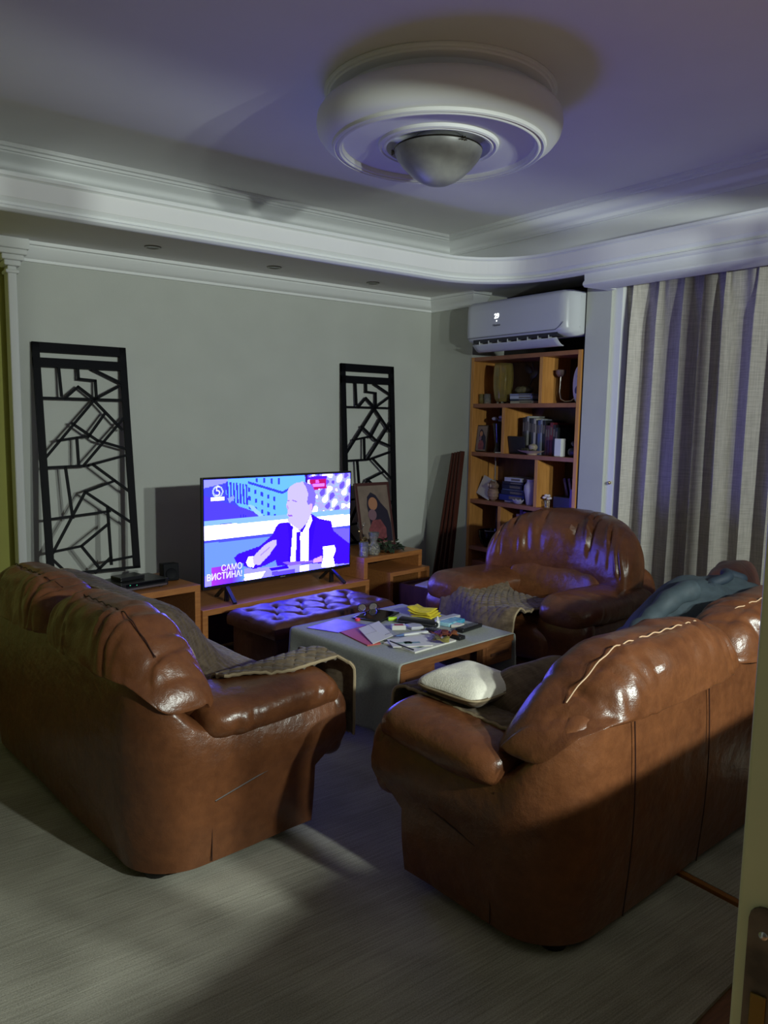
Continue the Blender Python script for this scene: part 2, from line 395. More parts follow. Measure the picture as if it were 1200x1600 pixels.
# door leaf right beside the camera: stile with lock plate, low solid panel
def door():
    ang = math.radians(17)
    t = bpy.data.objects.new('door_1', None); COL.objects.link(t); t.location = (0.650, 0.322, 0); t.rotation_euler = (0, 0, ang); struct(t)
    b = B(); box(b, (0, -0.045, 0.005), (0.085, 0.0, 2.305), bev=0.003); box(b, (0.80, -0.045, 0.005), (0.90, 0, 2.305), bev=0.003)
    box(b, (0.08, -0.045, 2.28), (0.81, 0, 2.305)); obj('stile', b, M['cream'], t, smooth=False)
    b = B(); box(b, (0.08, -0.035, 0.005), (0.81, -0.01, 0.885)); obj('lower_panel', b, M['cream'], t, smooth=False)
    b = B()
    # lock plate on the edge face (normal -x)
    pts = []
    for k in range(9): a = PI * k / 8; pts.append((-0.0225 + 0.0125 * math.cos(a), 1.068 + 0.0125 * math.sin(a)))
    for k in range(9): a = PI + PI * k / 8; pts.append((-0.0225 + 0.0125 * math.cos(a), 0.80 + 0.0125 * math.sin(a)))
    vs = [b.verts.new((-0.0035, p[0], p[1])) for p in pts]; ws = [b.verts.new((0.001, p[0], p[1])) for p in pts]
    b.faces.new(vs); n = len(pts)
    for i in range(n): b.faces.new((vs[i], vs[(i + 1) % n], ws[(i + 1) % n], ws[i]))
    pl = obj('lock_plate', b, M['rust'], t, smooth=False)
    b = B(); box(b, (-0.006, -0.029, 0.935), (-0.003, -0.016, 1.0), bev=0.001); obj('bolt', b, cm('brass_worn', (120, 95, 45), 0.4, metal=0.8), pl, smooth=False)
    for z in (1.055, 0.905):
        b = B(); lathe(b, [(0.0, 0.0015), (0.003, 0.0012), (0.004, 0)], 12); o = obj('screw', b, M['steel'], pl, loc=(-0.0036, -0.0225, z), rot=(0, -PI / 2, 0))
    # second leaf
    t2 = bpy.data.objects.new('door_2', None); COL.objects.link(t2)
    t2.location = (0.650 + 0.905 * math.cos(ang), 0.322 + 0.905 * math.sin(ang), 0); t2.rotation_euler = (0, 0, ang * 0.3); struct(t2)
    b = B(); box(b, (0.0, -0.045, 0.005), (0.04, 0, 2.305)); box(b, (1.4, -0.045, 0.005), (1.5, 0, 2.305)); box(b, (0.04, -0.045, 2.28), (1.4, 0, 2.305))
    obj('stile', b, M['cream'], t2, smooth=False)
    b = B(); box(b, (0.04, -0.035, 0.005), (1.4, -0.01, 0.885)); obj('lower_panel', b, M['cream'], t2, smooth=False)
door()

# carpets
def carpets():
    def carpet(poly, label, h=0.012):
        b = B(); top = [b.verts.new((x, y, h)) for x, y in poly]; bot = [b.verts.new((x, y, 0.0005)) for x, y in poly]
        n = len(poly); b.faces.new(top); b.faces.new(bot[::-1])
        for i in range(n): b.faces.new((top[i], bot[i], bot[(i + 1) % n], top[(i + 1) % n]))
        tag(obj('carpet', b, M['carpet'], smooth=False), label, 'carpet')
    carpet([(-2.2, 0.45), (0.9, 0.75), (1.62, 0.93), (1.80, 0.945), (2.255, 0.98), (2.265, 4.0), (0.62, 4.0), (0.60, 3.6), (-2.2, 3.55)], 'large grey streaked carpet under the two sofas and coffee table')
    carpet([(2.30, 0.90), (4.1, 1.1), (4.1, 3.95), (2.31, 3.95)], 'narrow pale grey carpet seen beside the door, right of the wooden floor gap')
    b = B(); box(b, (2.272, 0.9, 0.0), (2.292, 2.6, 0.016), bev=0.002)
    tag(obj('threshold_strip', b, cm('strip_wood', (150, 95, 40), 0.5), smooth=False), 'thin light brown strip running in the gap between the two carpets', 'floor strip')
carpets()

# ------------------------------------------------------------------ ceiling medallion + lamp + spots
def medallion():
    t = thing('ceiling_medallion', 'large round white plaster medallion drum hanging from the ceiling', 'ceiling medallion', (2.26, 2.645, 0))
    Z = ZC
    b = B(); lathe(b, [(0.40, Z - 0.001), (0.488, Z - 0.001), (0.490, Z - 0.006), (0.482, Z - 0.009), (0.480, Z - 0.015), (0.472, Z - 0.017), (0.469, Z - 0.024), (0.455, Z - 0.026), (0.43, Z - 0.032), (0.415, Z - 0.10), (0.3, Z - 0.10)], 96)
    obj('ceiling_ring', b, M['trim'], t)
    b = B()
    prof = [(0.40, Z - 0.07), (0.47, Z - 0.072), (0.500, Z - 0.082), (0.516, Z - 0.105), (0.52, Z - 0.14), (0.512, Z - 0.17), (0.492, Z - 0.196), (0.468, Z - 0.21), (0.452, Z - 0.215)]
    lathe(b, prof, 96); obj('drum', b, M['trim'], t)
    b = B()
    lathe(b, [(0.455, Z - 0.213), (0.452, Z - 0.226), (0.444, Z - 0.230), (0.440, Z - 0.224), (0.434, Z - 0.224), (0.430, Z - 0.230), (0.422, Z - 0.231), (0.418, Z - 0.224), (0.412, Z - 0.223), (0.406, Z - 0.205)], 96)
    obj('outer_ring', b, M['trim'], t)
    b = B()
    lathe(b, [(0.41, Z - 0.206), (0.30, Z - 0.200), (0.258, Z - 0.20), (0.255, Z - 0.212), (0.246, Z - 0.216), (0.242, Z - 0.210), (0.236, Z - 0.210), (0.231, Z - 0.216), (0.222, Z - 0.215), (0.218, Z - 0.19), (0.20, Z - 0.17), (0.0, Z - 0.17)], 96)
    obj('centre_rings', b, M['trim'], t)
    l = thing('ceiling_lamp', 'pointed marbled glass bowl lamp in the middle of the ceiling medallion', 'lamp', (2.26, 2.645, Z - 0.17))
    b = B(); lathe(b, [(0.0, 0.0), (0.10, -0.001), (0.12, -0.03), (0.17, -0.045), (0.17, -0.055)], 48); obj('base', b, M['trim'], l)
    b = B(); lathe(b, [(0.184, -0.052), (0.188, -0.056), (0.186, -0.064), (0.176, -0.085), (0.150, -0.118), (0.118, -0.148), (0.085, -0.172), (0.055, -0.186), (0.025, -0.192), (0.0, -0.193)], 64)
    obj('lamp_shade', b, M['frost'], l)
    b = B(); lathe(b, [(0.183, -0.046), (0.189, -0.05), (0.183, -0.056)], 48); obj('rim', b, cm('bronze', (50, 45, 38), 0.3, metal=0.8), l)
    for a in (0.35, 2.45, 4.55):
        b = B()
        for q in range(5): 
            an = a + (q - 2) * 0.035; bar(b, (0.178 * math.cos(a), 0.178 * math.sin(a), -0.056), (0.2 * math.cos(an), 0.2 * math.sin(an), -0.058 + 0.006 * ((q % 2) * 2 - 1)), 0.005, 0.004)
        obj('clip', b, cm('bronze2', (90, 80, 60), 0.3, metal=0.9), l, smooth=False)
medallion()
def spots():
    for i, (x, y, s) in enumerate([(1.72, 4.55, 'left of the three recessed spotlights in the soffit over the left black screen'),
                                   (2.55, 4.60, 'middle of the three recessed spotlights in the soffit above the television'),
                                   (3.37, 4.63, 'right of the three recessed spotlights in the soffit near the air conditioner')]):
        t = thing('recessed_spotlight', s, 'spotlight', (x, y, ZS), 0, 'recessed spotlights in the soffit')
        b = B(); lathe(b, [(0.048, 0.001), (0.048, -0.005), (0.040, -0.007), (0.032, -0.004), (0.031, 0.001)], 28); obj('rim', b, cm('nickel', (120, 115, 105), 0.35, metal=0.9), t)
        b = B(); lathe(b, [(0.0, -0.002), (0.031, -0.003)], 28); obj('bulb', b, cm('dark_bulb', (30, 28, 26), 0.2), t)
spots()

# ------------------------------------------------------------------ leather furniture
def wrinkle(p, u, amp, fx=9.0, fy=3.0, s=0.0):
    n = noise.noise(Vector((p.x * fx + s, u * fy, s * 1.7))); m = noise.noise(Vector((p.x * fx * 2.3 + s, u * fy * 1.5 + 5, s)))
    r = (1 - abs(n) * 2.2) ; r2 = (1 - abs(m) * 2.2)
    return amp * (max(0, r) ** 2 * -1.0 + 0.5 * n - 0.4 * max(0, r2) ** 3)

def sofa_shell(L, D, zb, za, rc=0.2, th_a=0.24, th_b=0.13, ns=None, bulge=0.045, recess=0.115):
    """U-shaped upholstered body; local x along length, y forward (back at y=0)"""
    H = L / 2
    path = []
    na = 16
    for k in range(na): path.append((-H, D - (D - rc) * k / na, 'a'))
    nc = 12
    for k in range(nc): a = PI / 2 * k / nc; path.append((-H + rc - rc * math.cos(a), rc - rc * math.sin(a), 'c'))
    nb = 24
    for k in range(nb + 1): path.append((-H + rc + (L - 2 * rc) * k / nb, 0.0, 'b'))
    for k in range(1, nc + 1): a = PI / 2 * k / nc; path.append((H - rc + rc * math.sin(a), rc - rc * math.cos(a), 'c'))
    for k in range(1, na + 1): path.append((H, rc + (D - rc) * k / na, 'a'))
    b = B(); rings = []
    for i, (x, y, tp) in enumerate(path):
        p = Vector((x, y))
        q0 = Vector(path[max(0, i - 1)][:2]); q1 = Vector(path[min(len(path) - 1, i + 1)][:2]); d = (q1 - q0).normalized()
        n_in = Vector((-d.y, d.x))
        if n_in.dot(Vector((0, D * 0.6)) - p) < 0: n_in = -n_in
        n_in.normalize()
        back = 1 - sstep(y, rc * 0.2, rc * 1.5)      # 1 on the back, 0 on arms
        top = za + (zb - za) * (1 - sstep(y, -0.05, rc * 1.2))
        th = th_a + (th_b - th_a) * back
        front = sstep(y, D * 0.35, D * 0.9) * (1 - back)
        ring = []
        prof = []
        for k in range(13):
            z = 0.05 + (top - 0.05 - 0.04) * k / 12
            off = -0.012 + 0.02 * math.sin(PI * k / 12)                       # soft belly
            off += bulge * (0.35 + 0.65 * front) * (1 - back) * sstep(z, top - 0.24, top - 0.12) * (1 - 0.5 * sstep(z, top - 0.10, top))
            prof.append((off, z))
        for k in range(1, 9):
            a = PI * k / 9; o_ = prof[12][0]
            prof.append((o_ + (-th / 2) * (1 - math.cos(a)), top - 0.04 + 0.04 * math.sin(a)))
        prof.append((-th - 0.0, top - 0.06)); prof.append((-th, 0.20)); prof.append((-th + 0.02, 0.06))
        for (o, z) in prof:
            s = 0.006 * noise.noise(Vector((p.x * 3, p.y * 3, z * 4)))
            yy = p.y - recess * sstep(p.y, D * 0.55, D) * (1 - sstep(z, za - 0.26, za - 0.17))
            ring.append(b.verts.new((p.x - n_in.x * (o + s), yy - n_in.y * (o + s), z)))
        rings.append(ring)
    for i in range(len(rings) - 1):
        for k in range(len(rings[0])):
            kk = (k + 1) % len(rings[0]); b.faces.new((rings[i][k], rings[i][kk], rings[i + 1][kk], rings[i + 1][k]))
    b.faces.new(rings[0]); b.faces.new(rings[-1][::-1])
    return b

def crease_set(seed, n, w, tmin=0.4, tmax=2.9, A=0.011):
    rnd = random.Random(seed); out = []
    for k in range(n):
        out.append((w * (-0.5 + (k + 0.5 + rnd.uniform(-0.35, 0.35)) / n), rnd.uniform(tmin, tmax), rnd.uniform(-0.05, 0.05), rnd.uniform(0.25, 0.6), A * rnd.uniform(0.5, 1.3), rnd.uniform(0.007, 0.016)))
    return out
def crease_d(cs, x, th):
    d = 0.0
    for (xk, tc, sl, st, A, wd) in cs:
        g = math.exp(-((th - tc) / st) ** 2)
        if g < 0.03: continue
        dx = x - xk - sl * (th - tc) - 0.012 * math.sin(3 * (th - tc))
        if abs(dx) > 0.09: continue
        d += A * g * (-math.exp(-(dx / wd) ** 2) + 0.7 * math.exp(-((dx - 2.2 * wd) / (1.8 * wd)) ** 2))
    return d
def back_cushion_bm(w, h, t, seed, droop_l=0.0, droop_r=0.0, amp=0.012, fwd=0.05, nu=110, nv=150, e=0.5, clamp=None, ncr=22):
    b = B(); cs = crease_set(seed, ncr, w); cs2 = crease_set(seed + 9, ncr, w, 1.2, 3.3, 0.009)
    def fn(p, th, ph):
        x = p.z; y = p.x; z = p.y
        u = x / (w / 2)
        q = Vector((x, y, z))
        edge = abs(u) ** 6
        d = crease_d(cs, x, th) + crease_d(cs2, x, th) + 0.010 * noise.noise(Vector((x * 5, th * 1.2, seed))) + 0.004 * noise.noise(Vector((x * 16, th * 3, seed)))
        # stitched line pulls the surface in
        d -= 0.006 * math.exp(-((th - 1.75) / 0.07) ** 2)
        r = Vector((0, q.y, q.z))
        if r.length > 1e-5: q = q + r.normalized() * d * (1 - edge)
        up = sstep(q.z, -h * 0.5, h * 0.4)
        q.z -= droop_l * sstep(-u, 0.30, 1.0) * up; q.z -= droop_r * sstep(u, 0.30, 1.0) * up
        q.y += fwd * (sstep(-u, 0.4, 1.0) * (droop_l > 0.05) + sstep(u, 0.4, 1.0) * (droop_r > 0.05))
        if clamp:
            zm = clamp(q)
            if q.z < zm + 0.02: q.z = zm + 0.02 * math.exp((q.z - zm - 0.02) / 0.05) 
        return q
    superell(b, t / 2, h / 2, w / 2, e, 0.75, nu, nv, fn)
    return b
def seam_line(b, w, h, t, n=60, seed=0, droop_l=0, droop_r=0, fwd=0.0, ang=1.7, r=0.0022, u0=-0.75, u1=0.75, e=0.55):
    pts = []
    for k in range(n + 1):
        u = u0 + (u1 - u0) * k / n
        x = u * w / 2; 
        s = max(0.0, 1 - abs(u) ** (2 / e)) ** (e / 2)
        y = t / 2 * s * sgnp(math.cos(ang), 0.75); z = h / 2 * s * sgnp(math.sin(ang), 0.75)
        up = 1.0
        z -= droop_l * sstep(-u, 0.35, 1.0); z -= droop_r * sstep(u, 0.35, 1.0)
        y += fwd * (sstep(-u, 0.4, 1.0) * (droop_l > 0) + sstep(u, 0.4, 1.0) * (droop_r > 0))
        z += 0.0015 + 0.003 * math.sin(k * 1.1 + seed) - 0.002
        pts.append((x, y, z))
    tube(b, pts, r, 6)
def arm_pad(L_, w, h, seed):
    """puffy arm top along y, centred"""
    b = B(); cs = crease_set(seed, 13, L_, -0.8, 3.9, 0.007)
    def fn(p, th, ph):
        y = p.z; x = p.x; z = p.y; u = y / (L_ / 2)
        q = Vector((x, y, z)); r = Vector((x, 0, z))
        d = crease_d(cs, y, th) + crease_d(cs, y, th - 2 * PI) + 0.006 * noise.noise(Vector((y * 7, th, seed)))
        if r.length > 1e-5: q += r.normalized() * d * (1 - abs(u) ** 4)
        q.z += 0.012 * u
        q.z -= 0.03 * sstep(u, 0.7, 1.0)
        return q
    superell(b, w / 2, h / 2, L_ / 2, 0.42, 0.8, 72, 96, fn)
    return b
def sofa(name, label, L, D, loc, rz, zb, za, n_cush, ch, seed, seamx, pale, cushw_over=0.0, droop=0.15, cat='sofa', arm_w=0.26, back_t=0.31, cz=0.645, cy=0.115, seat_z=0.46):
    t = thing(name, label, cat, loc, rz)
    lm = M['leather']
    H = L / 2
    obj('body', sofa_shell(L, D, zb, za), lm, t)
    # seams on the back panel
    for sx in seamx:
        b = B(); tube(b, [(sx, -0.004 - 0.018 * math.sin(PI * k / 14) + 0.004, 0.06 + (zb - 0.09) * k / 14) for k in range(15)], 0.0022, 5)
        obj('back_seam', b, cm('seam_dark', (48, 22, 14), 0.5), t)
    for s in (-1, 1):
        b = B(); tube(b, [(s * (H - 0.001 + 0.004 * math.sin(PI * k / 10)), 0.23, 0.06 + (za - 0.12) * k / 10) for k in range(11)], 0.002, 5)
        obj('side_seam', b, cm('seam_dark', (48, 22, 14), 0.5), t)
        b = B(); tube(b, [(s * (H + 0.006 + 0.004 * sstep(k, 0, 8)), 0.24 + 0.045 * k, za - 0.255 + 0.010 * k) for k in range(9)], 0.003, 5)
        obj('side_fold', b, cm('seam_dark', (48, 22, 14), 0.5), t)
    # seat base + front rolls
    b = B(); box(b, (-H + arm_w - 0.04, 0.12, 0.06), (H - arm_w + 0.04, D - 0.13, seat_z - 0.12), bev=0.04, seg=3)
    obj('seat_base', b, lm, t)
    n = n_cush; wi = (L - 2 * arm_w) / n
    for k in range(n):
        xc = -H + arm_w + wi * (k + 0.5)
        b = B()
        superell(b, wi / 2 + 0.01, (D - 0.22) / 2, 0.10, 0.35, 0.3, 56, 20, lambda p, th, ph: p + Vector((0, 0, 0.012 * noise.noise(Vector((p.x * 5, p.y * 5, seed))))))
        obj('seat_cushion', b, lm, t, loc=(xc, 0.24 + (D - 0.22) / 2, seat_z - 0.07))
    # back cushions roll over the shell
    cwid = (L - 0.06 + 2 * cushw_over) / n
    for k in range(n):
        xc = -L / 2 + 0.03 - cushw_over + cwid * (k + 0.5)
        dl = droop if k == 0 else 0.012; dr = droop if k == n - 1 else 0.012
        fw = 0.045
        def clamp(q, xc=xc):
            X = abs(q.x + xc); Y = q.y + cy
            a_ = max(0.0, min(0.98, (X - (H - 0.2)) / 0.2)); ya = 0.2 - 0.2 * math.sqrt(1 - a_ * a_)
            rim = za + (zb - za) * (1 - sstep(ya, -0.05, 0.24)) - 0.035
            return (rim + (0.40 - rim) * sstep(Y, ya + 0.12, ya + 0.24)) - cz
        cb = back_cushion_bm(cwid + 0.02, ch, back_t, seed + k * 3.1, dl, dr, fwd=fw, clamp=clamp)
        c = obj('back_cushion', cb, lm, t, loc=(xc, cy, cz))
        b = B(); seam_line(b, cwid + 0.02, ch, back_t, seed=seed, droop_l=dl, droop_r=dr, fwd=fw, ang=1.75, e=0.5); obj('seam', b, M['seam'] if pale else cm('seam_dark', (48, 22, 14), 0.5), c)
    # arms: puffy pad + scroll front
    for s in (-1, 1):
        b = arm_pad(D - 0.20, arm_w + 0.08, 0.15, seed + s)
        o = obj('arm_pad', b, lm, t, loc=(s * (H - arm_w / 2 + 0.005), 0.22 + (D - 0.22) / 2, za + 0.005), rot=(0, 0, 0))
        b = B()
        superell(b, (arm_w + 0.06) / 2, 0.055, 0.14, 0.6, 0.7, 36, 20, lambda p, th, ph: p + Vector((0, 0.008 * math.sin(p.z * 25), 0)))
        obj('arm_front', b, lm, t, loc=(s * (H - arm_w / 2), D - 0.02, za - 0.12))
        b = B(); superell(b, (arm_w - 0.04) / 2, 0.03, 0.10, 0.6, 0.6, 30, 14); obj('arm_lower_front', b, lm, t, loc=(s * (H - arm_w / 2 - 0.01), D - 0.135, 0.165))
    for sx in (-1, 1):
        for yy in (0.10, D - 0.24):
            b = B(); lathe(b, [(0.0, 0.0), (0.038, 0.0), (0.045, 0.02), (0.045, 0.06), (0, 0.06)], 20)
            obj('foot', b, cm('foot_black', (18, 14, 12), 0.5), t, loc=(sx * (H - 0.13), yy, 0.0125))
    return t

def frame_pt(corner, ang_deg, half, sgn):
    a = math.radians(ang_deg); return (corner[0] + sgn * half * math.cos(a), corner[1] + sgn * half * math.sin(a), 0)
# left sofa: near back corner (0.785, 2.20), faces +x
LL, LD = 1.62, 0.76
aL = math.radians(-84.5)
Lroot = (0.775 - LL / 2 * math.cos(aL), 2.20 - LL / 2 * math.sin(aL), 0)
sofa('leather_sofa', 'brown leather two-seat sofa on the left, its back turned to the near left corner', LL, LD, Lroot, aL, 0.73, 0.52, 2, 0.44, 3.0, (), False)
# right sofa: near back corner (1.53, 1.245), faces +y
RL, RD = 2.05, 0.715
aR = math.radians(4.5)
Rroot = (1.535 + RL / 2 * math.cos(aR), 1.235 + RL / 2 * math.sin(aR), 0)
sofa('leather_sofa', 'brown leather sofa on the right with pale stitching, its back towards the door', RL, RD, Rroot, aR, 0.73, 0.52, 2, 0.44, 11.0,
     (-RL / 2 + 0.33, -RL / 2 + 0.78), True, droop=0.17)

# armchair
def armchair():
    D = 0.86; L = 1.06; H = L / 2
    rz = math.radians(97)      # local +y (forward) -> world -x
    t = thing('leather_armchair', 'bulky brown leather armchair in front of the bookcase and curtain', 'armchair', (3.93, 3.04, 0), rz)
    lm = M['leather']
    obj('body', sofa_shell(L, D, 0.70, 0.50, rc=0.2, th_a=0.27, th_b=0.2, recess=0.08), lm, t)
    b = B(); box(b, (-H + 0.24, 0.14, 0.06), (H - 0.24, D - 0.04, 0.32), bev=0.04, seg=3); obj('seat_base', b, lm, t)
    b = B(); superell(b, 0.33, 0.34, 0.11, 0.35, 0.35, 56, 20, lambda p, th, ph: p + Vector((0, 0, 0.012 * noise.noise(p * 5)))); obj('seat_cushion', b, lm, t, loc=(0, 0.52, 0.37))
    for i, (z, hh, yo) in enumerate([(0.34, 0.095, 0.05), (0.16, 0.085, 0.02)]):
        b = B(); superell(b, 0.35, 0.085, hh, 0.55, 0.45, 48, 20, lambda p, th, ph: p + Vector((0, 0.004 * math.sin(p.x * 40), 0))); obj('front_roll', b, lm, t, loc=(0, D + yo - 0.03, z))
    # winged back: broad horseshoe roll and inner pad
    b = B()
    acs = crease_set(5, 20, 1.0, -0.7, 0.9, 0.020); acs2 = crease_set(8, 16, 1.0, 0.8, 2.8, 0.008)
    def hs(p, th, ph):
        x = p.z; y = p.x; z = p.y; u = x / 0.50
        q = Vector((x, y, z)); r = Vector((0, y, z)); d = crease_d(acs, x, th) + crease_d(acs2, x, th) + 0.008 * noise.noise(Vector((x * 6, th, 3)))
        if r.length > 1e-5: q += r.normalized() * d * (1 - u ** 4)
        q.y += 0.16 * abs(u) ** 2.2; q.z -= 0.13 * abs(u) ** 2.4
        return q
    superell(b, 0.185, 0.245, 0.50, 0.55, 0.8, 130, 150, hs)
    obj('back_cushion', b, lm, t, loc=(0, 0.17, 0.74), rot=(math.radians(6), 0, 0))
    b = B()
    def ip(p, th, ph):
        q = Vector(p); q.y += 0.005 * math.sin(p.x * 45) * sstep(p.z, 0, 0.14); q.y += 0.10 * (p.x / 0.36) ** 2
        return q
    superell(b, 0.32, 0.09, 0.14, 0.6, 0.5, 64, 28, ip); obj('lumbar_pad', b, lm, t, loc=(0, 0.30, 0.52), rot=(math.radians(12), 0, 0))
    for s in (-1, 1):
        obj('arm_pad', arm_pad(D - 0.10, 0.36, 0.17, 31 + s), lm, t, loc=(s * (H - 0.13), 0.22 + (D - 0.18) / 2, 0.53))
        b = B(); superell(b, 0.16, 0.07, 0.15, 0.6, 0.7, 36, 22, lambda p, th, ph: p + Vector((0, 0.006 * math.sin(p.z * 40), 0)))
        obj('arm_front', b, lm, t, loc=(s * (H - 0.13), D + 0.01, 0.39))
        b = B(); superell(b, 0.13, 0.05, 0.12, 0.6, 0.6, 30, 16); obj('arm_lower_front', b, lm, t, loc=(s * (H - 0.14), D - 0.01, 0.17))
        for yy in (0.12, D - 0.12):
            b = B(); lathe(b, [(0.0, 0.0), (0.038, 0.0), (0.045, 0.02), (0.045, 0.06), (0, 0.06)], 20); obj('foot', b, cm('foot_black', (18, 14, 12), 0.5), t, loc=(s * (H - 0.13), yy, 0.0125))
armchair()

# ------------------------------------------------------------------ throws
def quilt_h(a, b_, s=0.055, d=0.006):
    return -1.7 * d * (math.exp(-((math.sin(PI * (a + b_) / s)) / 0.30) ** 2) + math.exp(-((math.sin(PI * (a - b_) / s)) / 0.30) ** 2)) * 0.6
def cloth(name, label, cat, root_loc, rz, fn, nu, nv, m, piping=None, thick=0.010, parent=None, group=None):
    t = thing(name, label, cat, root_loc, rz, group)
    b = B(); V = grid(b, nu, nv, fn)
    o = obj('fabric', b, m, t, clean=False); solidify(o, thick, 0)
    if piping:
        loop = [fn(i / 40.0, 0) for i in range(41)] + [fn(1, j / 40.0) for j in range(1, 41)] + [fn(1 - i / 40.0, 1) for i in range(1, 41)] + [fn(0, 1 - j / 40.0) for j in range(1, 40)]
        b = B(); tube(b, loop, 0.006, 6, closed=True); obj('border', b, piping, t)
    return t
def polyline(pts, s):
    pts = [Vector(p) for p in pts]; ls = [(pts[i + 1] - pts[i]).length for i in range(len(pts) - 1)]; T = sum(ls); d = s * T
    for i, l in enumerate(ls):
        if d <= l or i == len(ls) - 1: return pts[i].lerp(pts[i + 1], min(1, d / l)), d
        d -= l
def smooth_poly(pts, n=4):
    P = [Vector(p) for p in pts]
    for _ in range(n):
        Q = [P[0]]
        for i in range(len(P) - 1): Q += [P[i].lerp(P[i + 1], 0.25), P[i].lerp(P[i + 1], 0.75)]
        Q.append(P[-1]); P = Q
    return P
def throws():
    # (a) seat throw on the left sofa: covers seats and the lower part of the backrest
    loose = [(0, 0.25, 0.800), (0, 0.35, 0.80), (0, 0.45, 0.73), (0, 0.53, 0.60), (0, 0.62, 0.535), (0, 0.77, 0.50), (0, 0.79, 0.38), (0, 0.785, 0.24)]
    tight = [(0, 0.20, 0.78), (0, 0.27, 0.72), (0, 0.29, 0.64), (0, 0.32, 0.55), (0, 0.55, 0.53), (0, 0.77, 0.50), (0, 0.79, 0.38), (0, 0.785, 0.24)]
    pcache = {}
    def prof_at(u):
        k = round(sstep(u, 0.72, 0.98), 3)
        if k not in pcache: pcache[k] = smooth_poly([Vector(p).lerp(Vector(q), k) for p, q in zip(loose, tight)], 3)
        return pcache[k]
    def fa(u, v):
        p, _ = polyline(prof_at(u), v)
        x = -0.62 + 1.24 * u
        q = Vector((x, p.y, p.z)); h = quilt_h(x, v * 1.1) + 0.008 * noise.noise(Vector((x * 5, v * 5, 2)))
        q.z += h; q.y += h * 0.7 * (1 if v < 0.4 or v > 0.75 else 0)
        return q
    cloth('quilted_throw', 'long taupe quilted throw laid over the seat of the left sofa', 'throw', Lroot, aL, fa, 110, 90, M['throw'], M['piping'])
    # (b) throw over the near arm of the left sofa (local +x side)
    H = LL / 2
    pa = smooth_poly([(H - 0.33, 0.44), (H - 0.29, 0.50), (H - 0.26, 0.585), (H - 0.20, 0.612), (H - 0.12, 0.618), (H - 0.06, 0.612)], 3)
    def fb(u, v):
        # u along the arm (y), then down over the front
        yy = 0.38 + 0.45 * min(1, u / 0.70)
        a = [Vector((q.x, 0, q.y)) for q in pa]
        wid = 1.0 - 0.30 * (1 - sstep(u, 0.0, 0.35))
        p, _ = polyline(a, v * wid)
        q = Vector((p.x, yy, p.z + 0.016 * sstep(yy, 0.4, 0.8)))
        if u > 0.66:
            d = (u - 0.66) / 0.34
            ang = min(1, d / 0.25) * PI / 2
            top = p.z + 0.012
            yend = 0.80
            q.y = yend + 0.035 * math.sin(ang) + 0.012 * math.sin(v * 9)
            drop = 0.04 * (1 - math.cos(ang)) + max(0, d - 0.2) / 0.8 * 0.24
            q.z = max(0.2, 0.615 - drop) - 0.02 * (1 - v)
            q.x = H - 0.31 + (0.30) * v 
        if v > 0.8: q.z -= 0.006
        q.z += quilt_h(q.x, u * 0.8, 0.06, 0.005)
        return q
    cloth('quilted_throw', 'taupe quilted cover with beige border draped over the near arm of the left sofa', 'throw', Lroot, aL, fb, 100, 50, M['throw'], M['piping'], thick=0.012)
    # (c) throw over the near arm of the right sofa (local -x side)
    H2 = RL / 2
    pc = smooth_poly([(-H2 + 0.42, 0.46), (-H2 + 0.36, 0.50), (-H2 + 0.30, 0.572), (-H2 + 0.20, 0.598), (-H2 + 0.12, 0.598)], 3)
    def fc(u, v):
        a = [Vector((q.x, 0, q.y)) for q in pc]; p, _ = polyline(a, v)
        yy = 0.26 + 0.50 * min(1, u / 0.75); q = Vector((p.x, yy, p.z + 0.010 * sstep(yy, 0.3, 0.8)))
        if u > 0.72:
            d = (u - 0.72) / 0.28; ang = min(1, d / 0.25) * PI / 2
            q.y = 0.755 + 0.03 * math.sin(ang); q.z = 0.60 - 0.04 * (1 - math.cos(ang)) - max(0, d - 0.2) * 0.25; q.x = p.x - 0.03 * d
        q.z += quilt_h(q.x, u * 0.8, 0.06, 0.004)
        return q
    cloth('quilted_throw', 'taupe throw under the white pillow on the near arm of the right sofa', 'throw', Rroot, aR, fc, 80, 40, M['throw'], M['piping'], thick=0.010)
    # (d) crumpled throw on the armchair, hanging over its far front corner
    def fd(u, v):
        x0, y0, x1, y1 = 3.36, 3.42, 2.80, 2.72
        # axes: u from back to front (towards -x), v along +y
        P = Vector((3.34 - 0.52 * u, 2.76 + 0.62 * v - 0.06 * u, 0))
        z = 0.515 + 0.07 * sstep(v, 0.55, 0.9) * (1 - sstep(u, 0.7, 1)) + 0.022 * noise.noise(Vector((u * 3, v * 3, 1))) + 0.006 * noise.noise(Vector((u * 9, v * 9, 4)))
        z -= 0.17 * sstep(u, 0.72, 1.0) 
        z += 0.05 * math.exp(-((u - 0.85) ** 2 + (v - 0.05) ** 2) / 0.02)
        P.x += 0.05 * sstep(u, 0.8, 1) ; P.x -= 0.05 * math.sin(v * 5)
        P.z = z + quilt_h(u * 0.55, v * 0.65, 0.06, 0.006)
        return P
    cloth('quilted_throw', 'crumpled brown quilted throw lying on the seat of the armchair', 'throw', (0, 0, 0), 0, fd, 90, 90, M['throw'], M['piping'], thick=0.014)
throws()

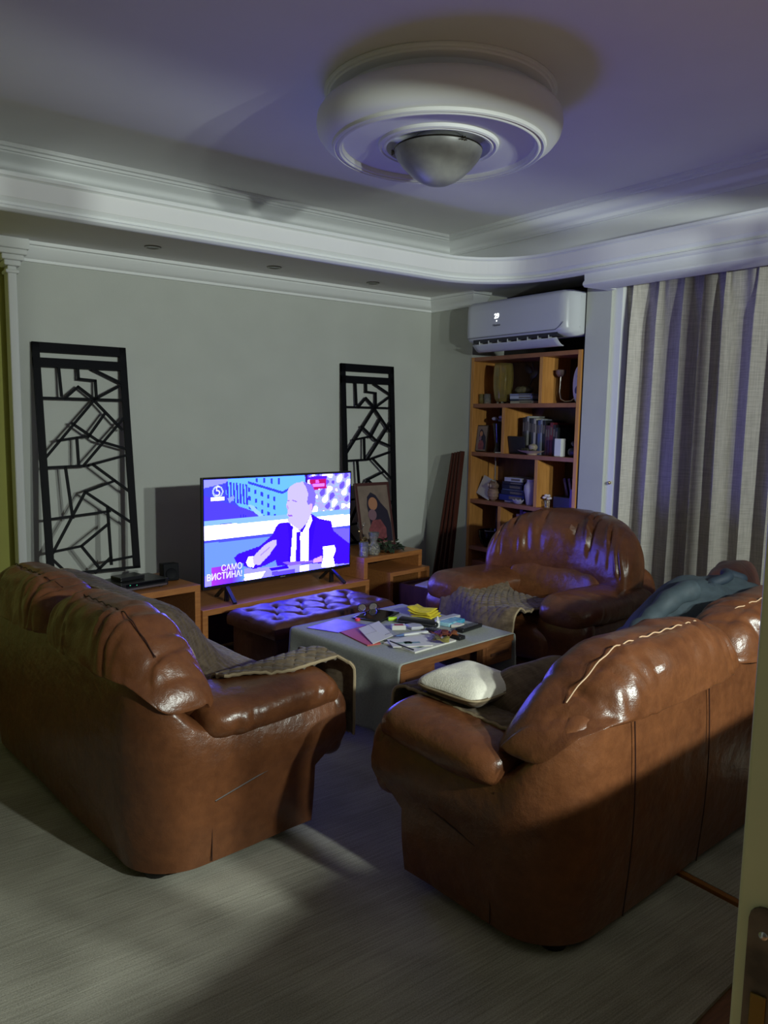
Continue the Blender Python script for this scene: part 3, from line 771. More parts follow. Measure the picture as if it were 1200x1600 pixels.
# pillows and jacket on right sofa
def soft_things():
    t = thing('scatter_cushion', 'cream topped cushion lying on the near arm of the right sofa', 'cushion', (1.735, 1.80, 0.640), math.radians(8))
    def pf(p, th, ph):
        q = Vector(p); r = max(abs(p.x) / 0.14, abs(p.y) / 0.135); q.z *= 1.0 - 0.35 * r ** 6; q.z += 0.006 * noise.noise(p * 14)
        return q
    b = B(); superell(b, 0.14, 0.135, 0.045, 0.75, 0.35, 64, 24, pf)
    o = obj('cover', b, [M['pillow'], M['throw']], t)
    for p in o.data.polygons:
        if p.center.z < 0.004: p.material_index = 1
    b = B(); pts = []
    for k in range(72):
        a = 2 * PI * k / 72; pts.append((0.14 * sgnp(math.cos(a), 0.35), 0.135 * sgnp(math.sin(a), 0.35), 0.0))
    tube(b, pts, 0.004, 6, closed=True); obj('piping', b, M['piping'], t)
    # taupe cushion beside it
    b = B(); superell(b, 0.24, 0.09, 0.13, 0.6, 0.5, 56, 28, lambda p, th, ph: p + Vector((0, 0, 0.012 * noise.noise(p * 7))))
    tag(obj('scatter_cushion', b, M['throw'], loc=(1.98, 1.70, 0.565), rot=(math.radians(-55), 0, math.radians(8))), 'taupe plush cushion leaning between the white pillow and the sofa backrest', 'cushion')
    # blue-grey jacket
    t = thing('jacket', 'blue-grey jacket flung over the far side of the right sofa backrest', 'jacket', (2.92, 1.72, 0.0), math.radians(7))
    def jf(u, v):
        x = -0.46 + 1.0 * u; y = -0.17 + 0.40 * v
        z = 0.855 - 0.16 * sstep(-x, 0.0, 0.5) - 0.10 * sstep(x, 0.2, 0.6) - 0.20 * sstep(v, 0.55, 1.0) - 0.05 * (1 - sstep(v, 0, 0.4))
        z += 0.018 * math.sin(x * 9 + v * 3) * 0.6 + 0.02 * noise.noise(Vector((x * 6, v * 3, 9))) + 0.01 * noise.noise(Vector((x * 16, v * 8, 3)))
        return Vector((x, y - 0.02 * math.sin(x * 7), z))
    b = B(); grid(b, 70, 36, jf); o = obj('body', b, M['denim'], t, clean=False); solidify(o, 0.02, 0)
    b = B(); pts = []
    for k in range(25):
        s = k / 24.0; pts.append((-0.10 - 0.50 * s, -0.03 + 0.05 * math.sin(3 * s), 0.845 - 0.155 * s + 0.012 * math.sin(9 * s)))
    tube(b, pts, lambda s: 0.045 - 0.014 * s + 0.004 * math.sin(s * 30), 14); obj('sleeve', b, M['denim'], t)
    b = B(); pts = [(0.0 + 0.3 * k / 12, -0.06 + 0.02 * math.sin(k), 0.865 - 0.02 * math.cos(k * 0.5)) for k in range(13)]
    tube(b, pts, 0.022, 10); obj('collar', b, cm('dark_blue_fabric', (30, 42, 55), 0.7), t)
    # brown cushion at the far end
    b = B(); superell(b, 0.20, 0.10, 0.17, 0.6, 0.45, 48, 24, lambda p, th, ph: p + p.normalized() * 0.008 * noise.noise(p * 12))
    tag(obj('leather_cushion', b, M['leather2'], loc=(3.40, 1.80, 0.715), rot=(math.radians(-15), 0, math.radians(20))), 'dark brown leather cushion beside the blue-grey jacket at the right edge', 'cushion')
soft_things()

# ------------------------------------------------------------------ tufted ottoman
def ottoman():
    rz = math.radians(7)
    W, Dp = 0.90, 0.46
    t = thing('tufted_ottoman', 'long dark brown leather ottoman with button-tufted top in front of the television', 'ottoman', (2.375, 3.80, 0), rz)
    b = B(); box(b, (-W / 2 + 0.02, -Dp / 2 + 0.02, 0.05), (W / 2 - 0.02, Dp / 2 - 0.02, 0.335), bev=0.02, seg=3); obj('base', b, M['leather2'], t)
    btn = []
    for j in range(3):
        for i in range(5 if j % 2 == 0 else 4):
            btn.append((-W / 2 + 0.09 + 0.18 * i + (0.09 if j % 2 else 0), -Dp / 2 + 0.10 + j * 0.13))
    def top(x, y):
        e = min(1, (W / 2 - abs(x)) / 0.05) ; e2 = min(1, (Dp / 2 - abs(y)) / 0.05)
        z = 0.385 + 0.035 * math.sqrt(max(0, 1 - (1 - max(0, e)) ** 2)) * math.sqrt(max(0, 1 - (1 - max(0, e2)) ** 2))
        dm = min(math.hypot(x - bx, y - by) for bx, by in btn)
        z -= 0.034 * math.exp(-(dm / 0.028) ** 2); z += 0.006 * noise.noise(Vector((x * 14, y * 14, 0)))
        for (bx, by) in btn:
            for (cx_, cy_) in btn:
                if (cx_ > bx) and abs(math.hypot(cx_ - bx, cy_ - by) - math.hypot(0.09, 0.13)) < 0.01:
                    dx, dy = cx_ - bx, cy_ - by; L2 = dx * dx + dy * dy; s = ((x - bx) * dx + (y - by) * dy) / L2
                    if 0 < s < 1:
                        dd = abs((x - bx) * dy - (y - by) * dx) / math.sqrt(L2); z -= 0.013 * math.exp(-(dd / 0.009) ** 2)
        return z
    b = B(); grid(b, 110, 60, lambda u, v: Vector((-W / 2 + W * u, -Dp / 2 + Dp * v, top(-W / 2 + W * u, -Dp / 2 + Dp * v))))
    # skirt of the pad
    def sk(u, v):
        a = [(-W / 2, -Dp / 2), (W / 2, -Dp / 2), (W / 2, Dp / 2), (-W / 2, Dp / 2), (-W / 2, -Dp / 2)]
        p, _ = polyline([Vector((q[0], q[1], 0)) for q in a], u)
        o = 0.006 * math.sin(PI * v); n = Vector((p.x / (W / 2), p.y / (Dp / 2), 0)); n = Vector((n.x if abs(n.x) > 0.999 else 0, n.y if abs(n.y) > 0.999 else 0, 0))
        return Vector((p.x, p.y, 0.385 - 0.055 * v)) + n * o
    grid(b, 120, 6, sk)
    obj('tufted_top', b, M['leather2'], t, clean=False)
    for (x, y) in btn:
        b = B(); superell(b, 0.009, 0.009, 0.005, 1, 1, 12, 8); obj('button', b, M['leather2'], t, loc=(x, y, top(x, y) + 0.002))
    for sx in (-1, 1):
        for sy in (-1, 1):
            b = B(); box(b, (-0.025, -0.025, 0), (0.025, 0.025, 0.055)); obj('foot', b, M['wooddark'], t, smooth=False, loc=(sx * (W / 2 - 0.06), sy * (Dp / 2 - 0.06), 0.0125))
ottoman()

# ------------------------------------------------------------------ coffee table, cloth and everything on it
TR = math.radians(6.0); TCX, TCY = 2.375, 2.965; TZ = 0.452
def tbl(x, y):      # world -> table local
    dx, dy = x - TCX, y - TCY; return (dx * math.cos(TR) + dy * math.sin(TR), -dx * math.sin(TR) + dy * math.cos(TR))
def coffee_table():
    t = thing('coffee_table', 'square brown wooden coffee table under a grey cloth between the sofas', 'coffee table', (TCX, TCY, 0), TR)
    W = 0.395
    b = B(); box(b, (-W, -W, 0.415), (W, W, 0.448), bev=0.003); obj('tabletop', b, M['woodshade'], t, smooth=False)
    for sx in (-1, 1):
        for sy in (-1, 1):
            b = B(); box(b, (sx * 0.19 - 0.02, sy * (W - 0.03) - 0.02, 0.013), (sx * 0.19 + 0.02, sy * (W - 0.03) + 0.02, 0.418), bev=0.002)
            obj('leg', b, M['woodshade'], t, smooth=False)
    for s in (-1, 1):
        b = B(); box(b, (s * 0.29 - 0.10, -W + 0.005, 0.32), (s * 0.29 + 0.10, W - 0.005, 0.415), bev=0.003); d = obj('drawer', b, M['woodshade'], t, smooth=False)
        b = B()
        for sy in (-1, 1):
            box(b, (s * 0.29 - 0.07, sy * (W - 0.002) - 0.004, 0.365), (s * 0.29 + 0.07, sy * (W - 0.002) + 0.004, 0.378))
        obj('handle', b, M['wooddark'], d, smooth=False)
    b = B(); box(b, (-0.2, -W + 0.05, 0.12), (0.2, W - 0.05, 0.14)); obj('shelf', b, M['wooddark'], t, smooth=False)
    # cloth: runner covering top, hanging left and right
    c = thing('tablecloth', 'grey linen cloth hanging down both sides of the coffee table', 'tablecloth', (TCX, TCY, 0), TR)
    pts = smooth_poly([(-W - 0.022, 0.10), (-W - 0.016, 0.25), (-W - 0.010, 0.42), (-W - 0.006, 0.453), (-W + 0.03, 0.4535), (0, 0.4535), (W - 0.03, 0.4535), (W + 0.006, 0.453), (W + 0.010, 0.42), (W + 0.018, 0.28), (W + 0.026, 0.17)], 2)
    pv = [Vector((p.x, 0, p.y)) for p in pts]
    def fc(u, v):
        p, _ = polyline(pv, u); y = -W - 0.004 + (2 * W + 0.008) * v
        q = Vector((p.x, y, p.z))
        hang = sstep(0.44 - p.z, 0, 0.25)
        q.x += math.copysign(1, p.x) * hang * (0.012 * math.sin(y * 14 + 1) + 0.006 * math.sin(y * 37))
        q.z += hang * 0.03 * (0.5 - v) * (1 if p.x < 0 else -1)
        return q
    b = B(); grid(b, 120, 60, fc); o = obj('fabric', b, M['cloth'], c, clean=False); solidify(o, 0.003, 0)
coffee_table()
TT = 0.4555
def slab(name, label, cat, pts, h, m, z=TT, group=None, bev=0.0):
    """thin thing with a footprint polygon in world x,y"""
    cx_ = sum(p[0] for p in pts) / len(pts); cy_ = sum(p[1] for p in pts) / len(pts)
    b = B(); a = [b.verts.new((p[0] - cx_, p[1] - cy_, 0)) for p in pts]; c = [b.verts.new((p[0] - cx_, p[1] - cy_, h)) for p in pts]
    n = len(pts); b.faces.new(a[::-1]); b.faces.new(c)
    for i in range(n): b.faces.new((a[i], a[(i + 1) % n], c[(i + 1) % n], c[i]))
    o = obj(name, b, m, smooth=False, loc=(cx_, cy_, z)); 
    if bev:
        md = o.modifiers.new('bevel', 'BEVEL'); md.width = bev; md.segments = 2
    return tag(o, label, cat, group)
def remote(a, b_, w, label, seed):
    a = Vector(a); b_ = Vector(b_); d = b_ - a; L = d.length; rz = math.atan2(d.y, d.x)
    t = thing('remote_control', label, 'remote control', (a.x, a.y, TT + 0.0005), rz)
    b = B(); box(b, (0, -w / 2, 0), (L, w / 2, 0.020), bev=0.006, seg=3); obj('case', b, M['blackpl'], t)
    rnd = random.Random(seed)
    b = B()
    for i in range(11):
        for j in range(3):
            box(b, (0.02 + i * (L - 0.045) / 11, -w * 0.32 + j * w * 0.25, 0.019), (0.02 + i * (L - 0.045) / 11 + 0.007, -w * 0.32 + j * w * 0.25 + w * 0.15, 0.0225))
    o = obj('buttons', b, cm('button_grey', (95, 95, 100), 0.5), t, smooth=False)
def table_items():
    slab('leaflet', 'glossy violet leaflet at the left corner of the coffee table', 'leaflet', [(1.99, 3.25), (2.21, 3.31), (2.27, 3.13), (2.07, 3.09)], 0.004, cm('violet_print', (120, 95, 200), 0.35, col2=s2l((70, 50, 150)), nscale=14))
    slab('folder', 'coral red paper folder under the cream envelope', 'folder', [(2.08, 3.085), (2.26, 3.115), (2.13, 2.82), (2.06, 2.83)], 0.006, cm('coral', (190, 85, 80), 0.6))
    # envelope
    pts = [(2.165, 3.05), (2.335, 3.11), (2.25, 2.88), (2.085, 2.82)]
    t = thing('envelope', 'cream square envelope with a small printed mark on the left of the coffee table', 'envelope', (0, 0, TT + 0.0075))
    b = B(); a = [b.verts.new((p[0], p[1], 0.008 * (i in (0, 1)))) for i, p in enumerate(pts)]; c = [b.verts.new((p[0], p[1], 0.003 + 0.008 * (i in (0, 1)))) for i, p in enumerate(pts)]
    b.faces.new(a[::-1]); b.faces.new(c)
    for i in range(4): b.faces.new((a[i], a[(i + 1) % 4], c[(i + 1) % 4], c[i]))
    obj('paper', b, M['paper'], t, smooth=False)
    b = B(); 
    for (p, q) in (((2.13, 2.945), (2.21, 2.96)), ((2.21, 2.96), (2.25, 3.08))): bar(b, (p[0], p[1], 0.0105), (q[0], q[1], 0.0115), 0.0012, 0.0006)
    obj('fold_line', b, cm('fold_grey', (150, 142, 128), 0.8), t, smooth=False)
    b = B()
    for k in range(4): bar(b, (2.215 + 0.012 * k, 2.895 + 0.004 * k, 0.0068), (2.225 + 0.012 * k, 2.905 + 0.004 * k, 0.0068), 0.003, 0.0006)
    obj('printed_mark', b, cm('mark_grey', (150, 145, 135), 0.8), t, smooth=False)
    # tablet
    t = thing('tablet', 'black glossy tablet lying behind the envelope', 'tablet', (2.425, 3.255, TT + 0.0005), math.radians(27))
    b = B(); box(b, (-0.115, -0.085, 0), (0.115, 0.085, 0.008), bev=0.003); obj('case', b, M['blackpl'], t)
    b = B(); box(b, (-0.105, -0.075, 0.0078), (0.105, 0.075, 0.0088)); obj('screen', b, cm('dark_glass', (10, 11, 14), 0.08), t, smooth=False)
    b = B(); lathe(b, [(0, 0), (0.013, 0), (0.015, 0.006), (0.012, 0.014), (0, 0.016)], 20); tag(obj('bottle_cap', b, cm('pink_plastic', (235, 70, 90), 0.4), loc=(2.275, 3.215, TT + 0.005)), 'small bright pink cap beside the black tablet', 'cap')
    # eyeglasses
    t = thing('eyeglasses', 'folded eyeglasses with thin dark frame at the back edge of the coffee table', 'eyeglasses', (2.445, 3.39 - 0.03, TT + 0.002), math.radians(-8))
    for s in (-1, 1):
        b = B(); tube(b, [(s * 0.035 + 0.026 * math.cos(a), 0.003, 0.022 + 0.021 * math.sin(a)) for a in [2 * PI * k / 24 for k in range(24)]], 0.0017, 6, closed=True); r = obj('rim', b, M['black'], t)
        b = B(); superell(b, 0.025, 0.0012, 0.02, 1, 1, 20, 12); obj('lens', b, M['glass'], r, loc=(s * 0.035, 0.003, 0.022))
        b = B(); tube(b, [(s * 0.061, 0.003, 0.026), (s * 0.062, -0.03, 0.02), (s * 0.03, -0.055, 0.006), (-s * 0.05, -0.062, 0.004)], 0.0015, 6); obj('temple', b, M['black'], t)
    b = B(); tube(b, [(-0.010, 0.003, 0.026), (0, 0.0, 0.030), (0.010, 0.003, 0.026)], 0.0015, 6); obj('bridge', b, M['black'], t)
    # black case with green marker
    t = thing('spectacle_case', 'long black case lying in front of the yellow sponge cloths', 'case', (2.50, 2.99, TT + 0.0005), math.radians(-63))
    b = B(); box(b, (-0.11, -0.028, 0), (0.11, 0.028, 0.030), bev=0.012, seg=4); obj('shell', b, M['blackpl'], t)
    b = B(); tube(b, [(-0.11, -0.029, 0.015), (0.11, -0.029, 0.015)], 0.0012, 5); obj('hinge_line', b, M['steel'], t)
    b = B(); tube(b, [(2.415, 3.135, TT + 0.012), (2.455, 3.115, TT + 0.012)], 0.011, 12); tag(obj('highlighter', b, cm('neon_green', (190, 230, 40), 0.4)), 'neon green highlighter cap at the end of the black case', 'marker')
    # yellow cloth stack
    t = thing('sponge_cloths', 'stack of crumpled bright yellow cloths at the back of the coffee table', 'cloths', (2.65, 3.115, TT + 0.0005), math.radians(20))
    for k in range(4):
        def yf(u, v, k=k):
            x = -0.055 + 0.11 * u; y = -0.07 + 0.13 * v
            return Vector((x + 0.006 * math.sin(k * 2), y + 0.008 * k, 0.004 + 0.0095 * k + 0.012 * sstep(v, 0.6, 1) * k / 3 + 0.004 * math.sin(u * 5 + k + v * 4)))
        b = B(); grid(b, 14, 14, yf); o = obj('cloth_layer', b, cm('yellow_cloth', (225, 205, 50), 0.9, noise_amt=0.08, nscale=60), t, clean=False); solidify(o, 0.005, 0)
    # small boxes
    t = thing('medicine_box', 'small white box with a red end in the middle of the table', 'box', (2.365, 2.985, TT + 0.0005), math.radians(-30))
    b = B(); box(b, (-0.035, -0.022, 0), (0.035, 0.022, 0.022), bev=0.001); obj('carton', b, M['paper'], t, smooth=False)
    b = B(); box(b, (-0.022, -0.015, 0.0222), (0.024, 0.012, 0.0228)); obj('label', b, cm('red_print', (165, 50, 60), 0.5), t, smooth=False)
    slab('tissue_packet', 'crumpled clear packet right of the small white box', 'packet', [(2.42, 3.0), (2.50, 2.99), (2.47, 2.91), (2.405, 2.93)], 0.016, cm('milky_plastic', (190, 190, 195), 0.3), bev=0.004)
    t = thing('thermometer', 'white digital thermometer lying in front of the small boxes', 'thermometer', (2.265, 2.862, TT + 0.0105), math.radians(-8))
    b = B(); box(b, (0.03, -0.011, -0.005), (0.17, 0.011, 0.006), bev=0.004); obj('body', b, M['white'], t)
    b = B(); tube(b, [(-0.01, 0, 0), (0.035, 0, 0)], lambda s: 0.003 + 0.004 * s, 10); obj('tip', b, cm('blue_soft', (80, 110, 160), 0.4), t)
    # remotes
    remote((2.465, 2.875), (2.50, 2.655), 0.045, 'black remote control lying diagonally across the magazine', 1)
    remote((2.575, 2.765), (2.745, 2.80), 0.05, 'black remote control with grey keys at the right edge of the table', 2)
    # dropper bottle
    t = thing('dropper_bottle', 'small white dropper bottle beside the blue packet', 'bottle', (2.555, 2.905, TT))
    b = B(); lathe(b, [(0, 0), (0.012, 0), (0.013, 0.004), (0.013, 0.032), (0.009, 0.037), (0.006, 0.038)], 20); obj('body', b, M['white'], t)
    b = B(); lathe(b, [(0.007, 0.037), (0.008, 0.041), (0.003, 0.056), (0.0, 0.057)], 16); obj('tip', b, M['white'], t)
    slab('wipes_packet', 'turquoise printed packet behind the right remote control', 'packet', [(2.575, 2.93), (2.72, 2.955), (2.735, 2.89), (2.60, 2.862)], 0.022, cm('turquoise_print', (60, 150, 185), 0.35, col2=s2l((170, 215, 225)), nscale=22), bev=0.006)
    slab('blister_pack', 'flat clear blister pack behind the turquoise packet', 'packet', [(2.62, 3.005), (2.78, 3.03), (2.79, 2.985), (2.635, 2.965)], 0.014, cm('milky_plastic', (190, 190, 195), 0.3), bev=0.004)
    slab('crumpled_wrapper', 'crumpled white wrapper in front of the turquoise packet', 'wrapper', [(2.60, 2.855), (2.66, 2.875), (2.675, 2.83), (2.63, 2.815)], 0.018, cm('milky_white', (215, 210, 200), 0.5), bev=0.005)
    # magazines
    def mag(cx_, cy_, rz, w_, h_, label, seed, thick, zz):
        t = thing('magazine', label, 'magazine', (cx_, cy_, zz), math.radians(rz))
        b = B(); box(b, (-w_ / 2, -h_ / 2, 0), (w_ / 2, h_ / 2, thick)); obj('pages', b, M['paper'], t, smooth=False)
        rnd = random.Random(seed); 
        cols = [(70, 120, 90), (150, 175, 165), (200, 195, 185), (120, 150, 160)]
        for k in range(4):
            b = B(); x = -w_ / 2 + 0.02 + rnd.random() * (w_ - 0.09); y = -h_ / 2 + 0.015 + rnd.random() * (h_ - 0.07)
            box(b, (x, y, thick), (x + 0.03 + 0.03 * rnd.random(), y + 0.02 + 0.02 * rnd.random(), thick + 0.0006)); obj('printed_picture', b, cm('print_%d' % k, cols[k], 0.4), t, smooth=False)
    mag(2.30, 2.735, 8, 0.29, 0.20, 'open colourful magazine under the dry leaves near the front table edge', 4, 0.008, TT + 0.0005)
    mag(2.24, 2.74, -25, 0.19, 0.13, 'smaller printed booklet lying on top of the magazine', 9, 0.004, TT + 0.009)
    b = B(); tube(b, [(2.17, 2.80, TT + 0.014), (2.165, 2.62, TT + 0.018)], 0.0035, 8); tag(obj('pen', b, M['blackpl']), 'thin black pen lying on the booklet', 'pen')
    # dry leaves
    for i, (x, y, s, c, lab) in enumerate([(2.42, 2.73, 0.055, (120, 55, 45), 'reddish brown dry maple leaf on the magazine'), (2.36, 2.66, 0.05, (135, 125, 60), 'olive yellow dry leaf nearest the front table edge'),
                                           (2.46, 2.70, 0.04, (135, 75, 40), 'small orange brown dry leaf under the remote control end')]):
        b = B(); n = 40; ctr = b.verts.new((0, 0, 0.012)); ring = []
        for k in range(n):
            a = 2 * PI * k / n; r = s * (0.55 + 0.45 * abs(math.cos(2.5 * a))) * (1 + 0.12 * math.sin(11 * a))
            ring.append(b.verts.new((r * math.cos(a), r * math.sin(a), 0.012 + 0.010 * math.sin(3 * a + i) + 0.006)))
        for k in range(n): b.faces.new((ctr, ring[k], ring[(k + 1) % n]))
        tube(b, [(0, 0, 0.012), (s * 1.3, 0.01, 0.015)], 0.0015, 5)
        o = obj('dry_leaf', b, cm('dry_%d' % i, c, 0.7, noise_amt=0.2, nscale=40), clean=False, loc=(x, y, TT + 0.012)); o.rotation_euler = (0, 0, i * 1.3); solidify(o, 0.0015, 0)
        tag(o, lab, 'leaf', None)
table_items()

# ------------------------------------------------------------------ tv bench
CU = math.radians(8.5); cu = Vector((math.cos(CU), math.sin(CU), 0)); cv = Vector((-math.sin(CU), math.cos(CU), 0)); CA = Vector((1.79, 4.085, 0))
def cpt(a, d, z=0.0): return CA + cu * a + cv * d + Vector((0, 0, z))
def bench():
    t = thing('tv_bench', 'long stepped cherry wood television bench along the back wall', 'tv bench', CA, CU)
    T = 0.036
    def bay(name, x0, x1, z, d0=0.0, dep=0.46):
        b = B(); box(b, (x0, d0, z - T), (x1, dep, z), bev=0.002); f = obj(name, b, M['wood'], t, smooth=False)
        return f
    bay('left_top', -0.86, 0.0, 0.55); bay('middle_top', 0.0, 1.335, 0.40, -0.02); bay('right_top', 1.30, 1.90, 0.55)
    for (x0, z0, z1, d0) in ((-0.86, 0, 0.514, 0), (-0.036, 0, 0.514, 0), (1.30, 0.40, 0.514, 0), (1.864, 0, 0.514, 0), (0.0, 0, 0.364, -0.02), (1.299, 0, 0.364, -0.02)):
        b = B(); box(b, (x0, d0, z0 + 0.001), (x0 + T, 0.46, z1), bev=0.002); obj('side_panel', b, M['wood'], t, smooth=False)
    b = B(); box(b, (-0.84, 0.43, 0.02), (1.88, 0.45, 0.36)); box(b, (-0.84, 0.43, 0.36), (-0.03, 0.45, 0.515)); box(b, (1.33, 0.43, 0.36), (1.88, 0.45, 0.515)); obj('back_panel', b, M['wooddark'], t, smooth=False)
    # nested small table under the right bay
    s = thing('nesting_table', 'low dark wooden nesting table pushed under the right end of the tv bench', 'side table', cpt(1.50, -0.06), CU)
    b = B(); box(b, (0, 0, 0.40), (0.42, 0.34, 0.43), bev=0.002); obj('tabletop', b, M['wood'], s, smooth=False)
    for x in (0.0, 0.39):
        b = B(); box(b, (x, 0, 0.001), (x + 0.03, 0.34, 0.401)); obj('side_panel', b, M['wood'], s, smooth=False)
    # wooden chest drawer pulled out in front, with papers
    s = thing('wooden_box', 'open dark wooden drawer box standing in front of the nesting table', 'box', cpt(1.55, -0.44), CU)
    b = B()
    box(b, (0, 0, 0.012), (0.44, 0.34, 0.03)); box(b, (0, 0, 0.012), (0.016, 0.34, 0.36)); box(b, (0.424, 0, 0.012), (0.44, 0.34, 0.36)); box(b, (0, 0, 0.012), (0.44, 0.016, 0.36)); box(b, (0, 0.324, 0.012), (0.44, 0.34, 0.36))
    obj('box_body', b, M['wooddark'], s, smooth=False)
    b = B(); box(b, (0.016, 0.016, 0.33), (0.424, 0.324, 0.342)); obj('lid', b, M['wooddark'], s, smooth=False)
    o = slab('paper_pad', 'white paper pack lying on the dark wooden box', 'paper', [tuple(cpt(1.60, -0.33))[:2], tuple(cpt(1.78, -0.30))[:2], tuple(cpt(1.76, -0.18))[:2], tuple(cpt(1.58, -0.22))[:2]], 0.02, M['paper'], z=0.343, bev=0.005)
    o = slab('paper_pad', 'second folded white paper on the right of the dark wooden box', 'paper', [tuple(cpt(1.80, -0.30))[:2], tuple(cpt(1.92, -0.27))[:2], tuple(cpt(1.90, -0.16))[:2], tuple(cpt(1.79, -0.18))[:2]], 0.035, M['paper'], z=0.343, bev=0.008)
bench()

# ------------------------------------------------------------------ television
def tv_picture(W, H):
    """colour field of the talk-show picture, polygons in screen pixels of a 1120 x 800 canvas"""
    def uv(p):
        u = (p[0] - 45) / 1120.0; top = 78 - 63 * u; bot = 880 - 180 * u
        return (u, (p[1] - top) / (bot - top))
    us = (np.arange(W) + 0.5) / W; vs = (np.arange(H) + 0.5) / H
    U, V = np.meshgrid(us, vs)
    img = np.zeros((H, W, 3)); img[:] = (75, 80, 228)
    def poly(pts, c):
        q = [uv(p) for p in pts]; ins = np.zeros_like(U, bool); n = len(q)
        for i in range(n):
            x0, y0 = q[i]; x1, y1 = q[(i + 1) % n]
            if y0 == y1: continue
            cond = ((y0 > V) != (y1 > V)) & (U < (x1 - x0) * (V - y0) / (y1 - y0) + x0); ins ^= cond
        img[ins] = c; return ins
    # plaza building
    poly([(200, 60), (790, 30), (790, 330), (480, 345), (300, 290), (190, 180)], (118, 205, 238))
    poly([(345, 85), (600, 160), (700, 105), (700, 120), (600, 180), (345, 103)], (60, 75, 170))
    poly([(45, 60), (215, 60), (190, 100), (45, 140)], (165, 170, 240))
    for k in range(7):
        x = 195 + k * 22; poly([(x, 88 + k * 3), (x + 11, 92 + k * 3), (x + 18, 240 + k * 4), (x + 4, 235 + k * 4)], (62, 60, 185))
    for r in range(3):
        for k in range(5):
            x = 345 + k * 46 + r * 2; y = 130 + r * 65 + k * 17
            if y < 340: poly([(x, y), (x + 16, y + 4), (x + 16, y + 36), (x, y + 32)], (55, 70, 175))
    for k in range(4): poly([(400 + k * 55, 62), (414 + k * 55, 62), (414 + k * 55, 92 + 6 * k), (400 + k * 55, 90 + 6 * k)], (60, 75, 170))
    poly([(45, 380), (45, 190), (120, 230), (210, 250), (330, 290), (470, 345), (300, 362)], (88, 72, 235))
    poly([(200, 215), (245, 190), (250, 215), (215, 250)], (150, 175, 245))
    poly([(340, 260), (380, 265), (460, 345), (420, 347)], (165, 220, 245))
    for x in (290, 310, 325): poly([(x, 335), (x + 7, 335), (x + 7, 358), (x, 358)], (50, 40, 160))
    # right-hand backdrop: pale abstract banner with red sign
    ins = poly([(790, 30), (1175, 5), (1175, 290), (850, 312), (790, 315)], (190, 185, 245))
    sw = np.sin(U * 55 + V * 31) + np.sin(U * 23 - V * 47 + 2) + np.sin(U * 90 + V * 15)
    img[ins & (sw > 0.9)] = (238, 232, 255); img[ins & (sw < -1.1)] = (120, 95, 235); img[ins & (np.abs(sw) < 0.12)] = (160, 225, 235)
    poly([(775, 30), (800, 30), (800, 110), (785, 110)], (60, 25, 150))
    poly([(800, 50), (960, 40), (960, 62), (800, 72)], (100, 30, 190))
    poly([(815, 68), (955, 58), (958, 132), (822, 150)], (205, 25, 120))
    poly([(842, 104), (940, 96), (941, 118), (843, 127)], (245, 150, 215)); poly([(865, 74), (892, 72), (893, 92), (866, 94)], (245, 110, 180))
    # studio furniture bands
    poly([(40, 382), (1175, 284), (1175, 322), (40, 422)], (150, 205, 238))
    poly([(150, 403), (230, 396), (232, 404), (150, 412)], (70, 60, 160))
    poly([(40, 422), (1175, 322), (1175, 404), (40, 532)], (246, 240, 255))
    poly([(40, 532), (1175, 404), (1175, 430), (40, 552)], (85, 90, 225))
    poly([(40, 552), (600, 490), (600, 900), (40, 900)], (120, 165, 243))
    poly([(900, 440), (1175, 428), (1175, 720), (900, 720)], (128, 110, 245))
    # desk
    poly([(40, 800), (300, 745), (600, 725), (1175, 672), (1175, 720), (40, 900)], (175, 170, 250))
    poly([(300, 790), (470, 765), (440, 815), (320, 835)], (235, 230, 255)); poly([(740, 722), (815, 712), (815, 760), (740, 768)], (230, 225, 255))
    poly([(520, 770), (700, 745), (700, 778), (520, 800)], (110, 85, 235))
    # suit
    poly([(245, 660), (270, 632), (430, 572), (520, 492), (548, 430), (570, 402), (640, 388), (720, 452), (830, 325), (900, 362), (1000, 376), (1020, 450), (1100, 505), (1175, 550), (1175, 695), (1030, 705), (850, 700), (560, 725), (548, 680), (470, 720), (385, 748), (262, 706)], (66, 18, 238))
    poly([(640, 390), (690, 440), (670, 700), (640, 700), (655, 560)], (58, 12, 215)); poly([(835, 330), (870, 380), (840, 560), (812, 690), (812, 430)], (58, 12, 215))
    poly([(690, 430), (760, 470), (828, 335), (838, 372), (811, 440), (808, 690), (664, 700), (682, 445)], (243, 238, 255))
    poly([(708, 465), (748, 462), (742, 500), (746, 692), (703, 697), (712, 500)], (62, 15, 195))
    # head, profile to the left
    poly([(638, 160), (655, 125), (700, 97), (760, 85), (830, 108), (866, 175), (862, 240), (835, 320), (790, 400), (740, 452), (700, 430), (645, 392), (640, 372), (652, 352), (636, 338), (642, 300), (628, 268), (640, 225)], (218, 206, 250))
    poly([(760, 86), (832, 106), (869, 180), (862, 250), (838, 308), (832, 245), (806, 262), (795, 235), (806, 180), (790, 130)], (140, 120, 222))
    poly([(818, 255), (842, 250), (840, 292), (822, 300)], (235, 190, 240))
    poly([(676, 222), (716, 232), (718, 240), (676, 230)], (150, 110, 205)); poly([(640, 226), (656, 222), (656, 230), (640, 234)], (150, 110, 205))
    poly([(644, 334), (680, 338), (678, 346), (646, 346)], (160, 100, 190)); poly([(640, 262), (652, 285), (642, 300), (630, 268)], (200, 170, 240))
    # hand, cuff
    poly([(332, 695), (348, 655), (400, 645), (385, 735), (345, 728)], (248, 244, 255))
    poly([(375, 660), (430, 600), (470, 560), (525, 528), (556, 524), (556, 560), (500, 640), (430, 715), (385, 715)], (220, 205, 248))
    poly([(432, 640), (500, 580), (505, 584), (436, 648)], (180, 150, 225))
    poly([(848, 672), (925, 640), (925, 690), (848, 702)], (240, 185, 225))
